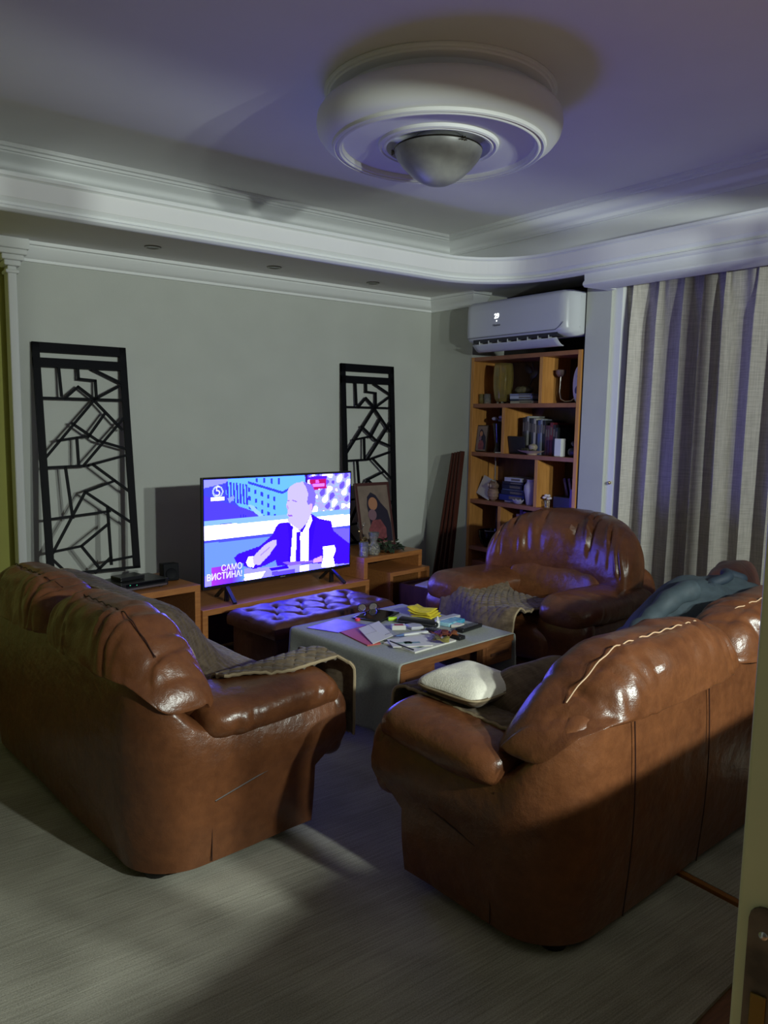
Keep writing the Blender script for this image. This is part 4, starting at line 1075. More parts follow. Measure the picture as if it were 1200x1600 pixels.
    poly([(930, 572), (1030, 562), (1043, 598), (1020, 650), (1038, 732), (918, 730), (938, 640)], (252, 250, 255))
    poly([(500, 742), (645, 722), (650, 742), (515, 762)], (55, 12, 195)); poly([(595, 695), (850, 680), (848, 694), (660, 722)], (150, 110, 225))
    # programme logo box (gradient print) and channel badge
    ins = poly([(88, 735), (310, 700), (318, 815), (285, 850), (88, 890)], (100, 60, 200))
    g = (U[ins] - U[ins].min()) / max(1e-6, (U[ins].max() - U[ins].min()))
    img[ins] = np.stack([190 - 90 * g, 60 + 150 * np.clip(g - 0.6, 0, 1) * 2, 190 + 40 * g], 1).clip(0, 255)
    ins = ((((U - 0.082) * 1.75) ** 2 + (V - 0.115) ** 2) < 0.0032) & ((((U - 0.082) * 1.75) ** 2 + (V - 0.115) ** 2) > 0.0017); img[ins] = (200, 225, 255)
    poly([(92, 206), (180, 203), (180, 228), (92, 231)], (240, 240, 255))
    return img
def television():
    W, H = 1.178, 0.665
    a = Vector((1.848, 4.185, 0)); e = Vector((3.018, 4.355, 0)); d = (e - a); rz = math.atan2(d.y, d.x)
    t = thing('television', 'large flat-screen television showing a talk show on the wooden bench', 'television', (a.x, a.y, 0.401), rz)
    zb = 0.085
    b = B(); box(b, (0, 0.0, zb), (W, 0.022, zb + H), bev=0.004); box(b, (0.2, 0.02, zb + 0.08), (W - 0.2, 0.065, zb + 0.45), bev=0.012); obj('casing', b, M['blackpl'], t, smooth=False)
    bz = 0.013; m_b = 0.022
    nx, ny = 224, 126
    img = tv_picture(nx, ny)
    me = bpy.data.meshes.new('screen'); bm = B()
    xs = [bz + (W - 2 * bz) * i / nx for i in range(nx + 1)]; zs = [zb + m_b + (H - m_b - bz) * j / ny for j in range(ny + 1)]
    V = [[bm.verts.new((x, -0.0012, z)) for z in zs] for x in xs]
    for i in range(nx):
        for j in range(ny): bm.faces.new((V[i][j], V[i + 1][j], V[i + 1][j + 1], V[i][j + 1]))
    bm.to_mesh(me); bm.free()
    c = img / 255.0; lin = np.where(c <= 0.04045, c / 12.92, ((c + 0.055) / 1.055) ** 2.4)
    # clipped channels of the bright panel carry the real light output
    lin[..., 2] *= 1.0 + (TV_GAIN - 1) * np.clip((c[..., 2] - 0.6) / 0.35, 0, 1)
    wh = np.clip((c.min(axis=-1) - 0.86) / 0.08, 0, 1)
    for ch in (0, 1): lin[..., ch] *= 1.0 + 4.0 * wh
    at = me.color_attributes.new('Col', 'FLOAT_COLOR', 'CORNER')
    arr = np.ones((nx, ny, 4, 4), dtype=np.float32)
    arr[..., :3] = np.transpose(lin[::-1], (1, 0, 2))[:, :, None, :]
    at.data.foreach_set('color', arr.reshape(-1))
    m = bpy.data.materials.new('tv_picture'); m.use_nodes = True; nt = m.node_tree; nt.nodes.clear()
    o_ = nt.nodes.new('ShaderNodeOutputMaterial'); em = nt.nodes.new('ShaderNodeEmission'); ca = nt.nodes.new('ShaderNodeVertexColor'); ca.layer_name = 'Col'
    nt.links.new(ca.outputs[0], em.inputs[0]); nt.links.new(em.outputs[0], o_.inputs[0]); em.inputs[1].default_value = 1.0
    scr = link('screen', me, m, t, smooth=False)
    we = mat('screen_white', (0, 0, 0), 1, emit=(1, 1, 1.6), es=1.0)
    R90 = (PI / 2, 0, 0)
    text('caption', 'САМО', 0.052, we, scr, (0.20, -0.004, zb + 0.118), R90, sx=0.95, bold=0.0006)
    text('caption', 'ВИСТИНА!', 0.054, we, scr, (0.150, -0.004, zb + 0.072), R90, sx=0.90, bold=0.0010)
    text('channel_number', '5', 0.085, we, scr, (bz + 0.082 * 1.15, -0.0025, zb + H - 0.085), R90)
    b = B(); box(b, (W / 2 - 0.02, -0.001, zb + 0.008), (W / 2 + 0.02, 0.0, zb + 0.013)); obj('brand_mark', b, cm('logo_grey', (130, 130, 135), 0.4), t, smooth=False)
    for s, x in ((-1, 0.17), (1, W - 0.17)):
        b = B(); prism(b, [(-0.012, 0.10), (0.012, 0.10), (0.016, 0.0), (-0.016, 0.0)], 0.0, 0.012)
        bar(b, (0, 0.01, 0.09), (s * 0.02, -0.11, 0.008), 0.022, 0.014); bar(b, (0, 0.02, 0.09), (-s * 0.0, 0.12, 0.008), 0.022, 0.014)
        obj('foot', b, M['blackpl'], t, smooth=False, loc=(x, 0.0, 0.0))
television()

# ------------------------------------------------------------------ devices left on the bench
def bench_left():
    t = thing('set_top_box', 'black receiver box with a silver front strip on the left end of the bench', 'receiver', cpt(-0.45, 0.06, 0.551), CU + math.radians(3))
    b = B(); box(b, (0, 0, 0.008), (0.29, 0.20, 0.05), bev=0.004); obj('case', b, M['blackpl'], t, smooth=False)
    b = B(); box(b, (0.02, -0.003, 0.012), (0.28, 0.001, 0.022)); obj('front_strip', b, M['steel'], t, smooth=False)
    b = B(); box(b, (0.03, -0.002, 0.030), (0.27, 0.0015, 0.046)); obj('display_panel', b, cm('smoke', (14, 15, 18), 0.1), t, smooth=False)
    b = B(); box(b, (0.05, -0.0032, 0.038), (0.056, -0.002, 0.042)); box(b, (0.09, -0.0032, 0.034), (0.095, -0.002, 0.038)); obj('led', b, mat('green_led', (0, 0, 0), 1, emit=(0.1, 1, 0.5), es=0.5), t, smooth=False)
    for i in range(4):
        b = B(); lathe(b, [(0, 0), (0.012, 0), (0.012, 0.009), (0, 0.009)], 12); obj('foot', b, M['blackpl'], t, loc=(0.03 + 0.23 * (i % 2), 0.03 + 0.16 * (i // 2), 0))
    b = B(); box(b, (0, 0, 0), (0.15, 0.10, 0.022), bev=0.003); tag(obj('recorder_box', b, M['blackpl'], smooth=False, loc=cpt(-0.42, 0.12, 0.6022), rot=(0, 0, CU + 0.1)), 'small black box stacked on the receiver', 'box')
    for (a, d, h, lab, rz) in ((-0.07, 0.22, 0.10, 'small black speaker between the receiver and the television', -0.25), (-0.57, 0.30, 0.085, 'small black speaker at the foot of the left black screen', 0.2)):
        s = thing('small_speaker', lab, 'speaker', cpt(a, d, 0.551), CU + rz, 'small black speakers')
        b = B(); box(b, (-0.045, -0.045, 0), (0.045, 0.045, h), Matrix.Rotation(math.radians(-6), 4, 'X'), bev=0.004); obj('cabinet', b, M['black'], s, smooth=False)
        b = B(); lathe(b, [(0, 0.001), (0.02, 0.0015), (0.03, 0.003), (0.032, 0)], 20); obj('cone', b, M['black'], s, loc=(0, -0.0415, h * 0.45), rot=(PI / 2 - math.radians(6), 0, 0))
bench_left()

# ------------------------------------------------------------------ decorative black screens
def lattice(label, x0, x1, ztop, zbot, ybot, group, xshift=0.0):
    """built from the picture of the panel: coordinates 0..1 in width, 0..1 in height (0 = top)"""
    t = thing('lattice_screen', label, 'decorative screen', (x0, ybot, zbot), 0, group)
    W = x1 - x0; H = math.hypot(ztop - zbot, WY - 0.02 - ybot); tilt = math.atan2(WY - 0.02 - ybot, ztop - zbot)
    def P(u, v): return Vector((u * W + xshift * 0, 0, (1 - v) * H))
    mt = Matrix.Rotation(-tilt, 4, 'X')
    b = B(); tk = 0.020
    def hb(u0, v0, u1, v1): box(b, (u0 * W, -tk / 2, (1 - v1) * H), (u1 * W, tk / 2, (1 - v0) * H), mt)
    hb(0, 0, 1, 0.042); hb(0, 0.066, 1, 0.105); hb(0, 0, 0.075, 1); hb(0.925, 0, 1, 1); hb(0, 0.988, 1, 1.0)
    obj('frame', b, M['black'], t, smooth=False)
    segs = [((0.26, 0.10), (0.27, 0.225)), ((0.46, 0.10), (0.46, 0.15)), ((0.46, 0.15), (0.64, 0.155)), ((0.64, 0.155), (0.64, 0.235)),
            ((0.07, 0.238), (0.93, 0.238)), ((0.30, 0.238), (0.45, 0.185)), ((0.45, 0.185), (0.62, 0.238)), ((0.62, 0.105), (0.95, 0.165)), ((0.62, 0.238), (0.95, 0.165)),
            ((0.62, 0.238), (0.07, 0.49)), ((0.60, 0.238), (0.90, 0.37)), ((0.97, 0.30), (0.45, 0.53)), ((0.36, 0.345), (0.62, 0.42)), ((0.62, 0.42), (0.95, 0.46)),
            ((0.72, 0.30), (0.52, 0.405)), ((0.20, 0.42), (0.52, 0.40)), ((0.40, 0.41), (0.40, 0.53)), ((0.07, 0.535), (0.50, 0.53)), ((0.50, 0.53), (0.95, 0.485)),
            ((0.55, 0.525), (0.95, 0.655)), ((0.78, 0.60), (0.45, 0.645)), ((0.26, 0.535), (0.30, 0.755)), ((0.45, 0.645), (0.07, 0.90)), ((0.45, 0.645), (0.93, 0.79)),
            ((0.07, 0.755), (0.70, 0.735)), ((0.68, 0.715), (0.68, 0.97)), ((0.07, 0.895), (0.37, 0.88)), ((0.37, 0.88), (0.68, 0.79)), ((0.37, 0.88), (0.55, 0.985)), ((0.68, 0.94), (0.50, 1.0)), ((0.07, 0.93), (0.2, 0.99)), ((0.66, 0.955), (0.93, 0.945))]
    for (p, q) in segs:
        b = B(); a = P(*p); c = P(*q); dn = (c - a).normalized() * 0.006; bar(b, a - dn, c + dn, 0.017, 0.015, up=Vector((1, 0, 0)) if abs((c - a).normalized().x) < 0.7 else Vector((0, 0, 1)))
        # square section: width in the panel plane
        bmesh.ops.transform(b, matrix=mt, verts=b.verts)
        obj('slat', b, M['black'], t, smooth=False)
lattice('black metal lattice screen leaning at the left end of the wall above the receiver', 1.125, 1.675, 1.92, 0.551, 4.74, 'black lattice screens')
lattice('black metal lattice screen right of the television behind the icon picture', 3.30, 3.80, 1.92, 0.551, 4.84, 'black lattice screens')

# ------------------------------------------------------------------ picture and ornaments on the right end of the bench
def icon_picture(name, label, w, h, loc, rot, frame_c, simple=False):
    t = thing(name, label, 'picture', loc, 0); t.rotation_euler = rot
    b = B(); box(b, (-w / 2, -0.008, 0), (w / 2, 0.008, h), bev=0.002); obj('frame', b, frame_c, t, smooth=False)
    fw = w * 0.07
    b = B(); box(b, (-w / 2 + fw, -0.0095, fw), (w / 2 - fw, -0.0075, h - fw)); obj('background', b, cm('icon_ground', (120, 104, 92), 0.5, noise_amt=0.15, nscale=12), t, smooth=False)
    def flat(pts, y, c, nm):
        b = B(); prism(b, [((p[0] - 0.5) * w, (1 - p[1]) * h) for p in pts], y, y - 0.0012); obj(nm, b, c, t, smooth=False)
    def ell(cx_, cy_, rx, ry, n=24): return [(cx_ + rx * math.cos(2 * PI * k / n), cy_ + ry * math.sin(2 * PI * k / n)) for k in range(n)]
    flat([(0.92, 0.93), (0.34, 0.93), (0.32, 0.60), (0.28, 0.35), (0.31, 0.22), (0.42, 0.15), (0.56, 0.20), (0.68, 0.32), (0.86, 0.45), (0.92, 0.65)], -0.0095, cm('icon_robe', (34, 30, 46), 0.5), 'painted_robe')
    flat([(0.30, 0.93), (0.26, 0.72), (0.40, 0.58), (0.62, 0.58), (0.76, 0.72), (0.74, 0.93)], -0.0107, cm('icon_tunic', (120, 62, 66), 0.5, noise_amt=0.25, nscale=50), 'painted_tunic')
    flat(ell(0.45, 0.33, 0.13, 0.10), -0.0107, cm('icon_skin', (165, 115, 85), 0.5), 'painted_face')
    flat(ell(0.40, 0.50, 0.12, 0.085), -0.0119, cm('icon_skin2', (120, 90, 100), 0.5), 'painted_child_face')
    return t
icon_picture('framed_icon', 'framed painting of two robed figures leaning against the right lattice screen', 0.335, 0.485, (3.425, 4.58, 0.5585), (math.radians(-12), 0, math.radians(4)), cm('icon_frame', (70, 38, 35), 0.45))
def ornaments():
    # plate with greenery
    t = thing('decorative_plate', 'silver plate heaped with dark leaves in front of the framed icon', 'plate', (3.40, 4.47, 0.5515))
    b = B(); lathe(b, [(0, 0.0), (0.08, 0.0), (0.12, 0.010), (0.145, 0.022), (0.147, 0.024), (0.12, 0.014), (0.08, 0.005), (0, 0.004)], 40); obj('dish', b, M['steel'], t)
    rnd = random.Random(3); b = B()
    for k in range(110):
        a = rnd.random() * 2 * PI; r = 0.125 * math.sqrt(rnd.random()); z = 0.02 + 0.07 * (1 - (r / 0.14) ** 2) * rnd.random()
        mt = Matrix.Translation((r * math.cos(a), r * math.sin(a), z)) @ Matrix.Rotation(a, 4, 'Z') @ Matrix.Rotation(rnd.uniform(-0.9, 0.9), 4, 'Y') @ Matrix.Rotation(rnd.uniform(-.7, .7), 4, 'X')
        l = rnd.uniform(0.025, 0.05); w_ = l * 0.35
        vs = [b.verts.new(mt @ Vector(p)) for p in ((0, 0, 0), (l * 0.4, w_, 0.004), (l, 0, -0.004), (l * 0.4, -w_, 0.004))]; b.faces.new(vs)
    lo = obj('leaves', b, M['leaf'], t, clean=False); lo['kind'] = 'stuff'
    # deer figurine in glass
    t = thing('deer_figurine', 'small golden glass reindeer figurine right of the television', 'figurine', (3.175, 4.42, 0.551), math.radians(200))
    b = B(); superell(b, 0.035, 0.014, 0.018, 1, 1, 20, 12, lambda p, th, ph: p + Vector((0, 0, 0.105)))
    tube(b, [(0.028, 0, 0.11), (0.04, 0, 0.14), (0.046, 0, 0.165)], lambda s: 0.011 - 0.003 * s, 10); superell(b, 0.017, 0.008, 0.009, 1, 1, 14, 8, lambda p, th, ph: p + Vector((0.055, 0, 0.17)))
    obj('body', b, M['gold'], t)
    for x in (-0.028, 0.026):
        for y in (-0.009, 0.009):
            b = B(); tube(b, [(x, y, 0.10), (x + 0.004, y, 0.05), (x, y, 0.001)], lambda s: 0.0055 - 0.003 * s, 8); obj('leg', b, M['gold'], t)
    for s in (-1, 1):
        b = B(); tube(b, [(0.048, s * 0.004, 0.175), (0.045, s * 0.02, 0.20), (0.05, s * 0.026, 0.235)], 0.0022, 6); tube(b, [(0.045, s * 0.02, 0.20), (0.062, s * 0.022, 0.215)], 0.0018, 6); tube(b, [(0.046, s * 0.022, 0.21), (0.034, s * 0.032, 0.228)], 0.0018, 6)
        obj('antler', b, M['steel'], t)
    # jar of shells
    t = thing('glass_jar', 'clear glass jar filled with pale pebbles beside the reindeer figurine', 'jar', (3.215, 4.36, 0.551))
    b = B(); lathe(b, [(0, 0), (0.036, 0), (0.044, 0.012), (0.048, 0.04), (0.040, 0.07), (0.024, 0.085), (0.022, 0.10), (0.034, 0.13), (0.040, 0.16)], 32); o = obj('glass', b, M['glass'], t); solidify(o, 0.002, -1)
    rnd = random.Random(5); b = B()
    for k in range(46):
        a = rnd.random() * 2 * PI; r = 0.034 * math.sqrt(rnd.random()); z = 0.010 + 0.045 * rnd.random(); s = rnd.uniform(0.006, 0.010)
        superell(b, s, s * 0.8, s * 0.7, 1, 1, 8, 6, lambda p, th, ph, r=r, a=a, z=z: p + Vector((r * math.cos(a), r * math.sin(a), z)))
    o = obj('pebbles', b, cm('pebble', (200, 190, 160), 0.6), t, clean=False); o['kind'] = 'stuff'
    t = thing('glass_jar', 'clear stemmed glass holding small stones close to the television edge', 'jar', (3.115, 4.34, 0.551))
    b = B(); lathe(b, [(0, 0), (0.030, 0), (0.032, 0.004), (0.030, 0.05), (0.034, 0.10)], 28); o = obj('glass', b, M['glass'], t); solidify(o, 0.002, -1)
    b = B()
    for k in range(20):
        a = rnd.random() * 2 * PI; r = 0.020 * math.sqrt(rnd.random()); z = 0.010 + 0.025 * rnd.random()
        superell(b, 0.007, 0.006, 0.006, 1, 1, 8, 6, lambda p, th, ph, r=r, a=a, z=z: p + Vector((r * math.cos(a), r * math.sin(a), z)))
    o = obj('pebbles', b, cm('pebble', (200, 190, 160), 0.6), t, clean=False); o['kind'] = 'stuff'
ornaments()

# ------------------------------------------------------------------ bookcase
BX0, BX1 = 4.19, 4.50; BY0, BY1 = 3.388, 4.447
ZR = [0.165, 0.532, 0.900, 1.268, 1.638, 1.99]     # shelf top heights
DIV = {4: 3.74, 3: 4.09, 2: 3.75, 1: 4.10, 0: 3.75}
def bookcase():
    t = thing('bookcase', 'tall orange-brown wooden bookcase with open cells in the alcove below the air conditioner', 'bookcase', ((BX0 + BX1) / 2, (BY0 + BY1) / 2, 0))
    ox, oy = (BX0 + BX1) / 2, (BY0 + BY1) / 2; T = 0.030
    def bb(name, lo, hi, mm):
        b = B(); box(b, (lo[0] - ox, lo[1] - oy, lo[2]), (hi[0] - ox, hi[1] - oy, hi[2]), bev=0.0015); return obj(name, b, mm, t, smooth=False)
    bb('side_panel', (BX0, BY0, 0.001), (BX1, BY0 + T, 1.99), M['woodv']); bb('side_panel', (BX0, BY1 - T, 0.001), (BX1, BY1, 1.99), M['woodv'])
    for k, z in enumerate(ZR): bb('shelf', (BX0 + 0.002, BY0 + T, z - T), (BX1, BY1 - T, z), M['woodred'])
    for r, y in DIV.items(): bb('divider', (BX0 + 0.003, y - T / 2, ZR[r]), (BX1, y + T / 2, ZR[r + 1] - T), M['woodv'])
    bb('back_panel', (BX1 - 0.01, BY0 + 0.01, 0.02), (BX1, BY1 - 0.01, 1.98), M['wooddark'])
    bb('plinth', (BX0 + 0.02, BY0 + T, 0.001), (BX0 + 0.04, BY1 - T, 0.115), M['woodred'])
bookcase()
RZT = {r: ZR[r] for r in range(5)}
def book(y, r, h, w_, d, c, label, lean=0.0, x=BX0 + 0.10, group=None, z=None, flat=False, rz=0.0):
    nm = 'book_%d_%d_%d' % c
    zz = (RZT[r] if z is None else z) + 0.0006
    o = thing('book', label, 'book', (x, y, zz), rz, group); o.rotation_euler = (lean, 0, rz)
    b = B()
    if flat: box(b, (0, -h / 2, 0), (d, h / 2, w_), bev=0.002)
    else: box(b, (0, -w_ / 2, 0), (d, w_ / 2, h), bev=0.002)
    obj('cover', b, cm(nm, c, 0.5), o, smooth=False)
    b = B()
    if flat: box(b, (-0.0006, -h * 0.42, w_ * 0.25), (0.0006, h * 0.1, w_ * 0.75))
    else: box(b, (-0.0006, -w_ * 0.3, h * 0.62), (0.0006, w_ * 0.3, h * 0.86))
    obj('spine_label', b, cm('spine_pale', (98, 90, 82), 0.6), o, smooth=False)
    return o
def shelf_items():
    X = BX0
    # --- top row, left cell (y 3.76..4.42)
    t = thing('amber_vase', 'tall ribbed amber glass vase in the top left cell of the bookcase', 'vase', (X + 0.10, 4.20, ZR[4] + 0.0006))
    b = B()
    prof = [(0.030, 0.014), (0.045, 0.016), (0.060, 0.04), (0.072, 0.12), (0.075, 0.20), (0.070, 0.27), (0.062, 0.30), (0.060, 0.302)]
    n = 36; rings = []
    for (r, z) in prof: rings.append([b.verts.new(((r + 0.004 * math.cos(9 * 2 * PI * k / n)) * math.cos(2 * PI * k / n), (r + 0.004 * math.cos(9 * 2 * PI * k / n)) * math.sin(2 * PI * k / n), z)) for k in range(n)])
    for i in range(len(rings) - 1):
        for k in range(n): b.faces.new((rings[i][k], rings[i][(k + 1) % n], rings[i + 1][(k + 1) % n], rings[i + 1][k]))
    b.faces.new(rings[0][::-1]); o = obj('glass_body', b, M['amber'], t); solidify(o, 0.004, -1)
    for k in range(4):
        b = B(); superell(b, 0.010, 0.010, 0.009, 1, 1, 12, 8); obj('ball_foot', b, M['glass'], t, loc=(0.035 * math.cos(k * PI / 2 + .7), 0.035 * math.sin(k * PI / 2 + .7), 0.009))
    for k, (y, lab) in enumerate([(4.385, 'small amber tumbler at the far left of the top shelf'), (4.33, 'small clear tumbler between the amber vase and the left tumbler')]):
        b = B(); lathe(b, [(0, 0), (0.022, 0), (0.024, 0.003), (0.026, 0.075)], 24); o = obj('tumbler', b, M['amber'] if k == 0 else M['glass'], loc=(X + 0.07, y, ZR[4] + 0.0006)); solidify(o, 0.002, 1); tag(o, lab, 'glass')
    z = ZR[4]
    for k, (c, th, lab) in enumerate([((175, 170, 160), 0.018, 'cream bottom book of the flat pile on the top shelf'), ((40, 55, 75), 0.014, 'dark blue second book of the flat pile on the top shelf'),
                                      ((170, 175, 185), 0.022, 'pale grey third book of the flat pile on the top shelf'), ((120, 125, 150), 0.016, 'greyish topmost book of the flat pile on the top shelf')]):
        book(3.965 + 0.008 * k, 4, 0.24 - 0.012 * k, th, 0.17, c, lab, x=X + 0.06 + 0.004 * k, z=z, flat=True, group=None, rz=0.04 * (k - 1)); z += th + 0.0008
    t = thing('scarf', 'crumpled olive patterned scarf on the flat book pile', 'scarf', (X + 0.15, 4.03, z + 0.001))
    b = B(); superell(b, 0.05, 0.075, 0.028, 0.9, 0.9, 36, 20, lambda p, th, ph: p + Vector((0, 0, 0.028)) + p.normalized() * 0.012 * noise.noise(p * 40)); obj('fabric', b, cm('olive_fabric', (92, 84, 50), 0.8, noise_amt=0.3, nscale=40), t)
    t = thing('dark_leaf_ornament', 'brown curled leaf ornament standing at the back of the top shelf', 'ornament', (X + 0.22, 4.03, ZR[4] + 0.0006))
    b = B(); tube(b, [(0, 0.03 * math.sin(s * 0.5), 0.001 + 0.3 * s / 12) for s in range(13)], 0.006, 8); obj('stem', b, cm('dark_brown_orn', (58, 46, 32), 0.5), t)
    for s in (-1, 1):
        b = B(); superell(b, 0.008, 0.045, 0.028, 1, 1, 20, 12); obj('leaf', b, cm('dark_brown_orn', (58, 46, 32), 0.5), t, loc=(0, s * 0.03, 0.24 + 0.02 * s), rot=(s * 0.6, 0, 0))
    book(3.785, 4, 0.25, 0.03, 0.18, (88, 28, 34), 'dark red book leaning against the divider of the top shelf', lean=math.radians(4))
    # --- top row, right cell: candle holder, white plate, dark bowl
    t = thing('candle_holder', 'curved metal candle holder with a wax cup in the top right cell', 'candle holder', (X + 0.12, 3.63, ZR[4] + 0.0006))
    b = B(); tube(b, [(0, 0.03, 0.19), (0, 0.035, 0.08), (0, 0.02, 0.03), (0, -0.02, 0.012), (0, -0.07, 0.015), (0.02, -0.09, 0.04)], 0.005, 8); obj('arm', b, M['steel'], t)
    b = B(); lathe(b, [(0, 0), (0.045, 0), (0.045, 0.006), (0, 0.006)], 24); obj('base', b, M['black'], t)
    b = B(); lathe(b, [(0, 0), (0.02, 0.002), (0.034, 0.02), (0.036, 0.045), (0.03, 0.05), (0, 0.05)], 24); obj('cup', b, cm('wax_brown', (105, 85, 80), 0.5), t, loc=(0, 0.03, 0.185))
    t = thing('oval_ornament', 'white oval porcelain plaque with blue bird painting in the top right cell', 'porcelain', (X + 0.06, 3.455, ZR[4] + 0.0006), math.radians(-12))
    b = B(); superell(b, 0.012, 0.055, 0.125, 1, 1, 36, 24, lambda p, th, ph: p + Vector((0, 0, 0.125))); obj('plaque', b, M['white'], t)
    b = B(); superell(b, 0.004, 0.020, 0.028, 1, 1, 18, 12); obj('painting', b, cm('blue_paint', (60, 80, 130), 0.4), t, loc=(-0.0105, 0.0, 0.09), rot=(0.4, 0, 0))
    b = B(); superell(b, 0.004, 0.012, 0.018, 1, 1, 18, 12); obj('painting', b, cm('grey_paint', (100, 110, 150), 0.4), t, loc=(-0.0095, -0.010, 0.175), rot=(-0.6, 0, 0))
    b = B(); lathe(b, [(0, 0), (0.03, 0), (0.05, 0.03), (0.055, 0.07), (0.05, 0.11), (0.03, 0.14), (0.03, 0.16)], 24); tag(obj('dark_vase', b, M['wooddark'], loc=(X + 0.20, 3.53, ZR[4] + 0.0006)), 'dark rounded vase behind the white oval plaque', 'vase')
    # --- second row, left narrow cell: small icon, dark figurine
    icon_picture('framed_icon', 'small framed icon standing at the left of the second shelf', 0.105, 0.205, (X + 0.05, 4.365, ZR[3] + 0.003), (math.radians(-8) * 1, 0, math.radians(-80)), cm('icon_frame2', (60, 45, 30), 0.4))
    t = thing('crystal_vase', 'dark cut-glass vase with white blossoms beside the small icon', 'vase', (X + 0.09, 4.22, ZR[3] + 0.0006))
    b = B(); lathe(b, [(0, 0), (0.035, 0), (0.03, 0.02), (0.022, 0.05), (0.03, 0.10), (0.042, 0.18), (0.048, 0.22), (0.046, 0.222)], 20); obj('vessel', b, cm('smoked_glass', (28, 26, 34), 0.06), t)
    for k in range(5):
        b = B(); superell(b, 0.018, 0.018, 0.012, 1, 1, 14, 8, lambda p, th, ph: p * (1 + 0.25 * math.sin(5 * th))); obj('blossom', b, cm('pale_petal', (150, 145, 165), 0.5), t, loc=(0.03 * math.cos(k * 2.2), 0.035 * math.sin(k * 2.2), 0.245 + 0.012 * (k % 3)))
    slab('small_card', 'small white card lying at the edge of the second shelf', 'card', [(X + 0.03, 4.19), (X + 0.03, 4.13), (X + 0.09, 4.13), (X + 0.09, 4.19)], 0.006, M['paper'], z=ZR[3] + 0.0006)
    # --- second row, right wide cell: books
    cols = [((30, 28, 34), 0.022, 0.27, 'black'), ((55, 58, 62), 0.018, 0.275, 'charcoal'), ((150, 150, 148), 0.020, 0.28, 'pale grey'), ((28, 30, 34), 0.022, 0.265, 'black glossy'), ((60, 62, 70), 0.020, 0.26, 'slate'),
            ((165, 160, 150), 0.022, 0.262, 'cream'), ((35, 34, 40), 0.018, 0.25, 'near-black'), ((75, 85, 130), 0.022, 0.25, 'blue'), ((130, 135, 150), 0.018, 0.258, 'silver-grey'), ((25, 25, 30), 0.028, 0.25, 'dark'),
            ((70, 40, 52), 0.020, 0.215, 'plum'), ((88, 52, 66), 0.020, 0.215, 'mauve'), ((105, 34, 46), 0.026, 0.235, 'crimson'), ((35, 30, 40), 0.022, 0.22, 'ink dark'), ((40, 48, 52), 0.022, 0.20, 'teal grey')]
    y = 3.985; prev = 'the divider'
    for c, w_, h, nm in cols:
        book(y - w_ / 2, 3, h, w_, 0.18, c, '%s book standing upright right of %s on the second shelf' % (nm, prev), group='upright books on the second shelf'); y -= w_ + 0.0012; prev = 'the %s book' % nm
    t = thing('fruit_plate', 'shallow pale plate with dried decorations in front of the upright books', 'plate', (X + 0.075, 3.86, ZR[3] + 0.0006))
    b = B(); lathe(b, [(0, 0), (0.035, 0), (0.04, 0.01), (0.09, 0.024), (0.105, 0.032), (0.09, 0.028), (0.04, 0.015), (0, 0.013)], 36); obj('dish', b, cm('plate_pink', (190, 170, 160), 0.35), t)
    rnd = random.Random(11); b = B()
    for k in range(26):
        a = rnd.random() * 2 * PI; r = 0.075 * math.sqrt(rnd.random()); s = rnd.uniform(0.009, 0.016)
        superell(b, s, s, s * 0.8, 1, 1, 10, 7, lambda p, th, ph, r=r, a=a: p * (1 + 0.2 * math.sin(4 * th)) + Vector((r * math.cos(a), r * math.sin(a), 0.036)))
    o = obj('dried_decorations', b, cm('olive_dark', (62, 58, 42), 0.7), t, clean=False); o['kind'] = 'stuff'
    b = B(); superell(b, 0.028, 0.032, 0.026, 0.9, 0.9, 20, 14, lambda p, th, ph: p + p.normalized() * 0.004 * noise.noise(p * 60)); obj('shell', b, cm('shell', (160, 148, 128), 0.5), t, loc=(-0.03, -0.035, 0.055))
    b = B(); box(b, (0, -0.08, 0), (0.015, 0.08, 0.13), Matrix.Rotation(math.radians(-10), 4, 'Y'), bev=0.002); tag(obj('photo_frame', b, M['blackpl'], smooth=False, loc=(X + 0.055, 3.985, ZR[3] + 0.002)), 'black photo frame at the left end of the wide second-shelf cell', 'photo frame')
    b = B(); box(b, (0, -0.03, 0), (0.05, 0.03, 0.125), bev=0.004); tag(obj('white_box', b, M['white'], smooth=False, loc=(X + 0.03, 3.585, ZR[3] + 0.0006)), 'upright white box right of the plate on the second shelf', 'box')
    t = thing('ceramic_figurine', 'dark rounded clay figurine right of the upright white box', 'figurine', (X + 0.09, 3.47, ZR[3] + 0.0006))
    b = B(); superell(b, 0.05, 0.055, 0.035, 0.8, 0.8, 24, 14, lambda p, th, ph: p + Vector((0, 0, 0.035))); obj('body', b, cm('dark_clay', (42, 34, 44), 0.5), t)
    b = B(); superell(b, 0.03, 0.045, 0.022, 1, 1, 20, 12); obj('top', b, cm('dark_clay2', (62, 52, 58), 0.5), t, loc=(0, 0.0, 0.085), rot=(0.4, 0, 0))
    # --- third row left wide cell: card, owl, folders, vase, dish
    slabm = cm('card_pale', (190, 190, 180), 0.6)
    b = B(); box(b, (0, -0.085, 0), (0.006, 0.085, 0.155), Matrix.Rotation(math.radians(14), 4, 'X') @ Matrix.Rotation(math.radians(18), 4, 'Y'), bev=0.0008)
    tag(obj('greeting_card', b, slabm, smooth=False, loc=(X + 0.05, 4.335, ZR[2] + 0.023), rot=(0, 0, math.radians(-10))), 'pale card leaning at the left of the third shelf', 'card')
    t = thing('owl_figurine', 'beige ceramic owl figurine on the third shelf', 'figurine', (X + 0.06, 4.225, ZR[2] + 0.0006), math.radians(-15))
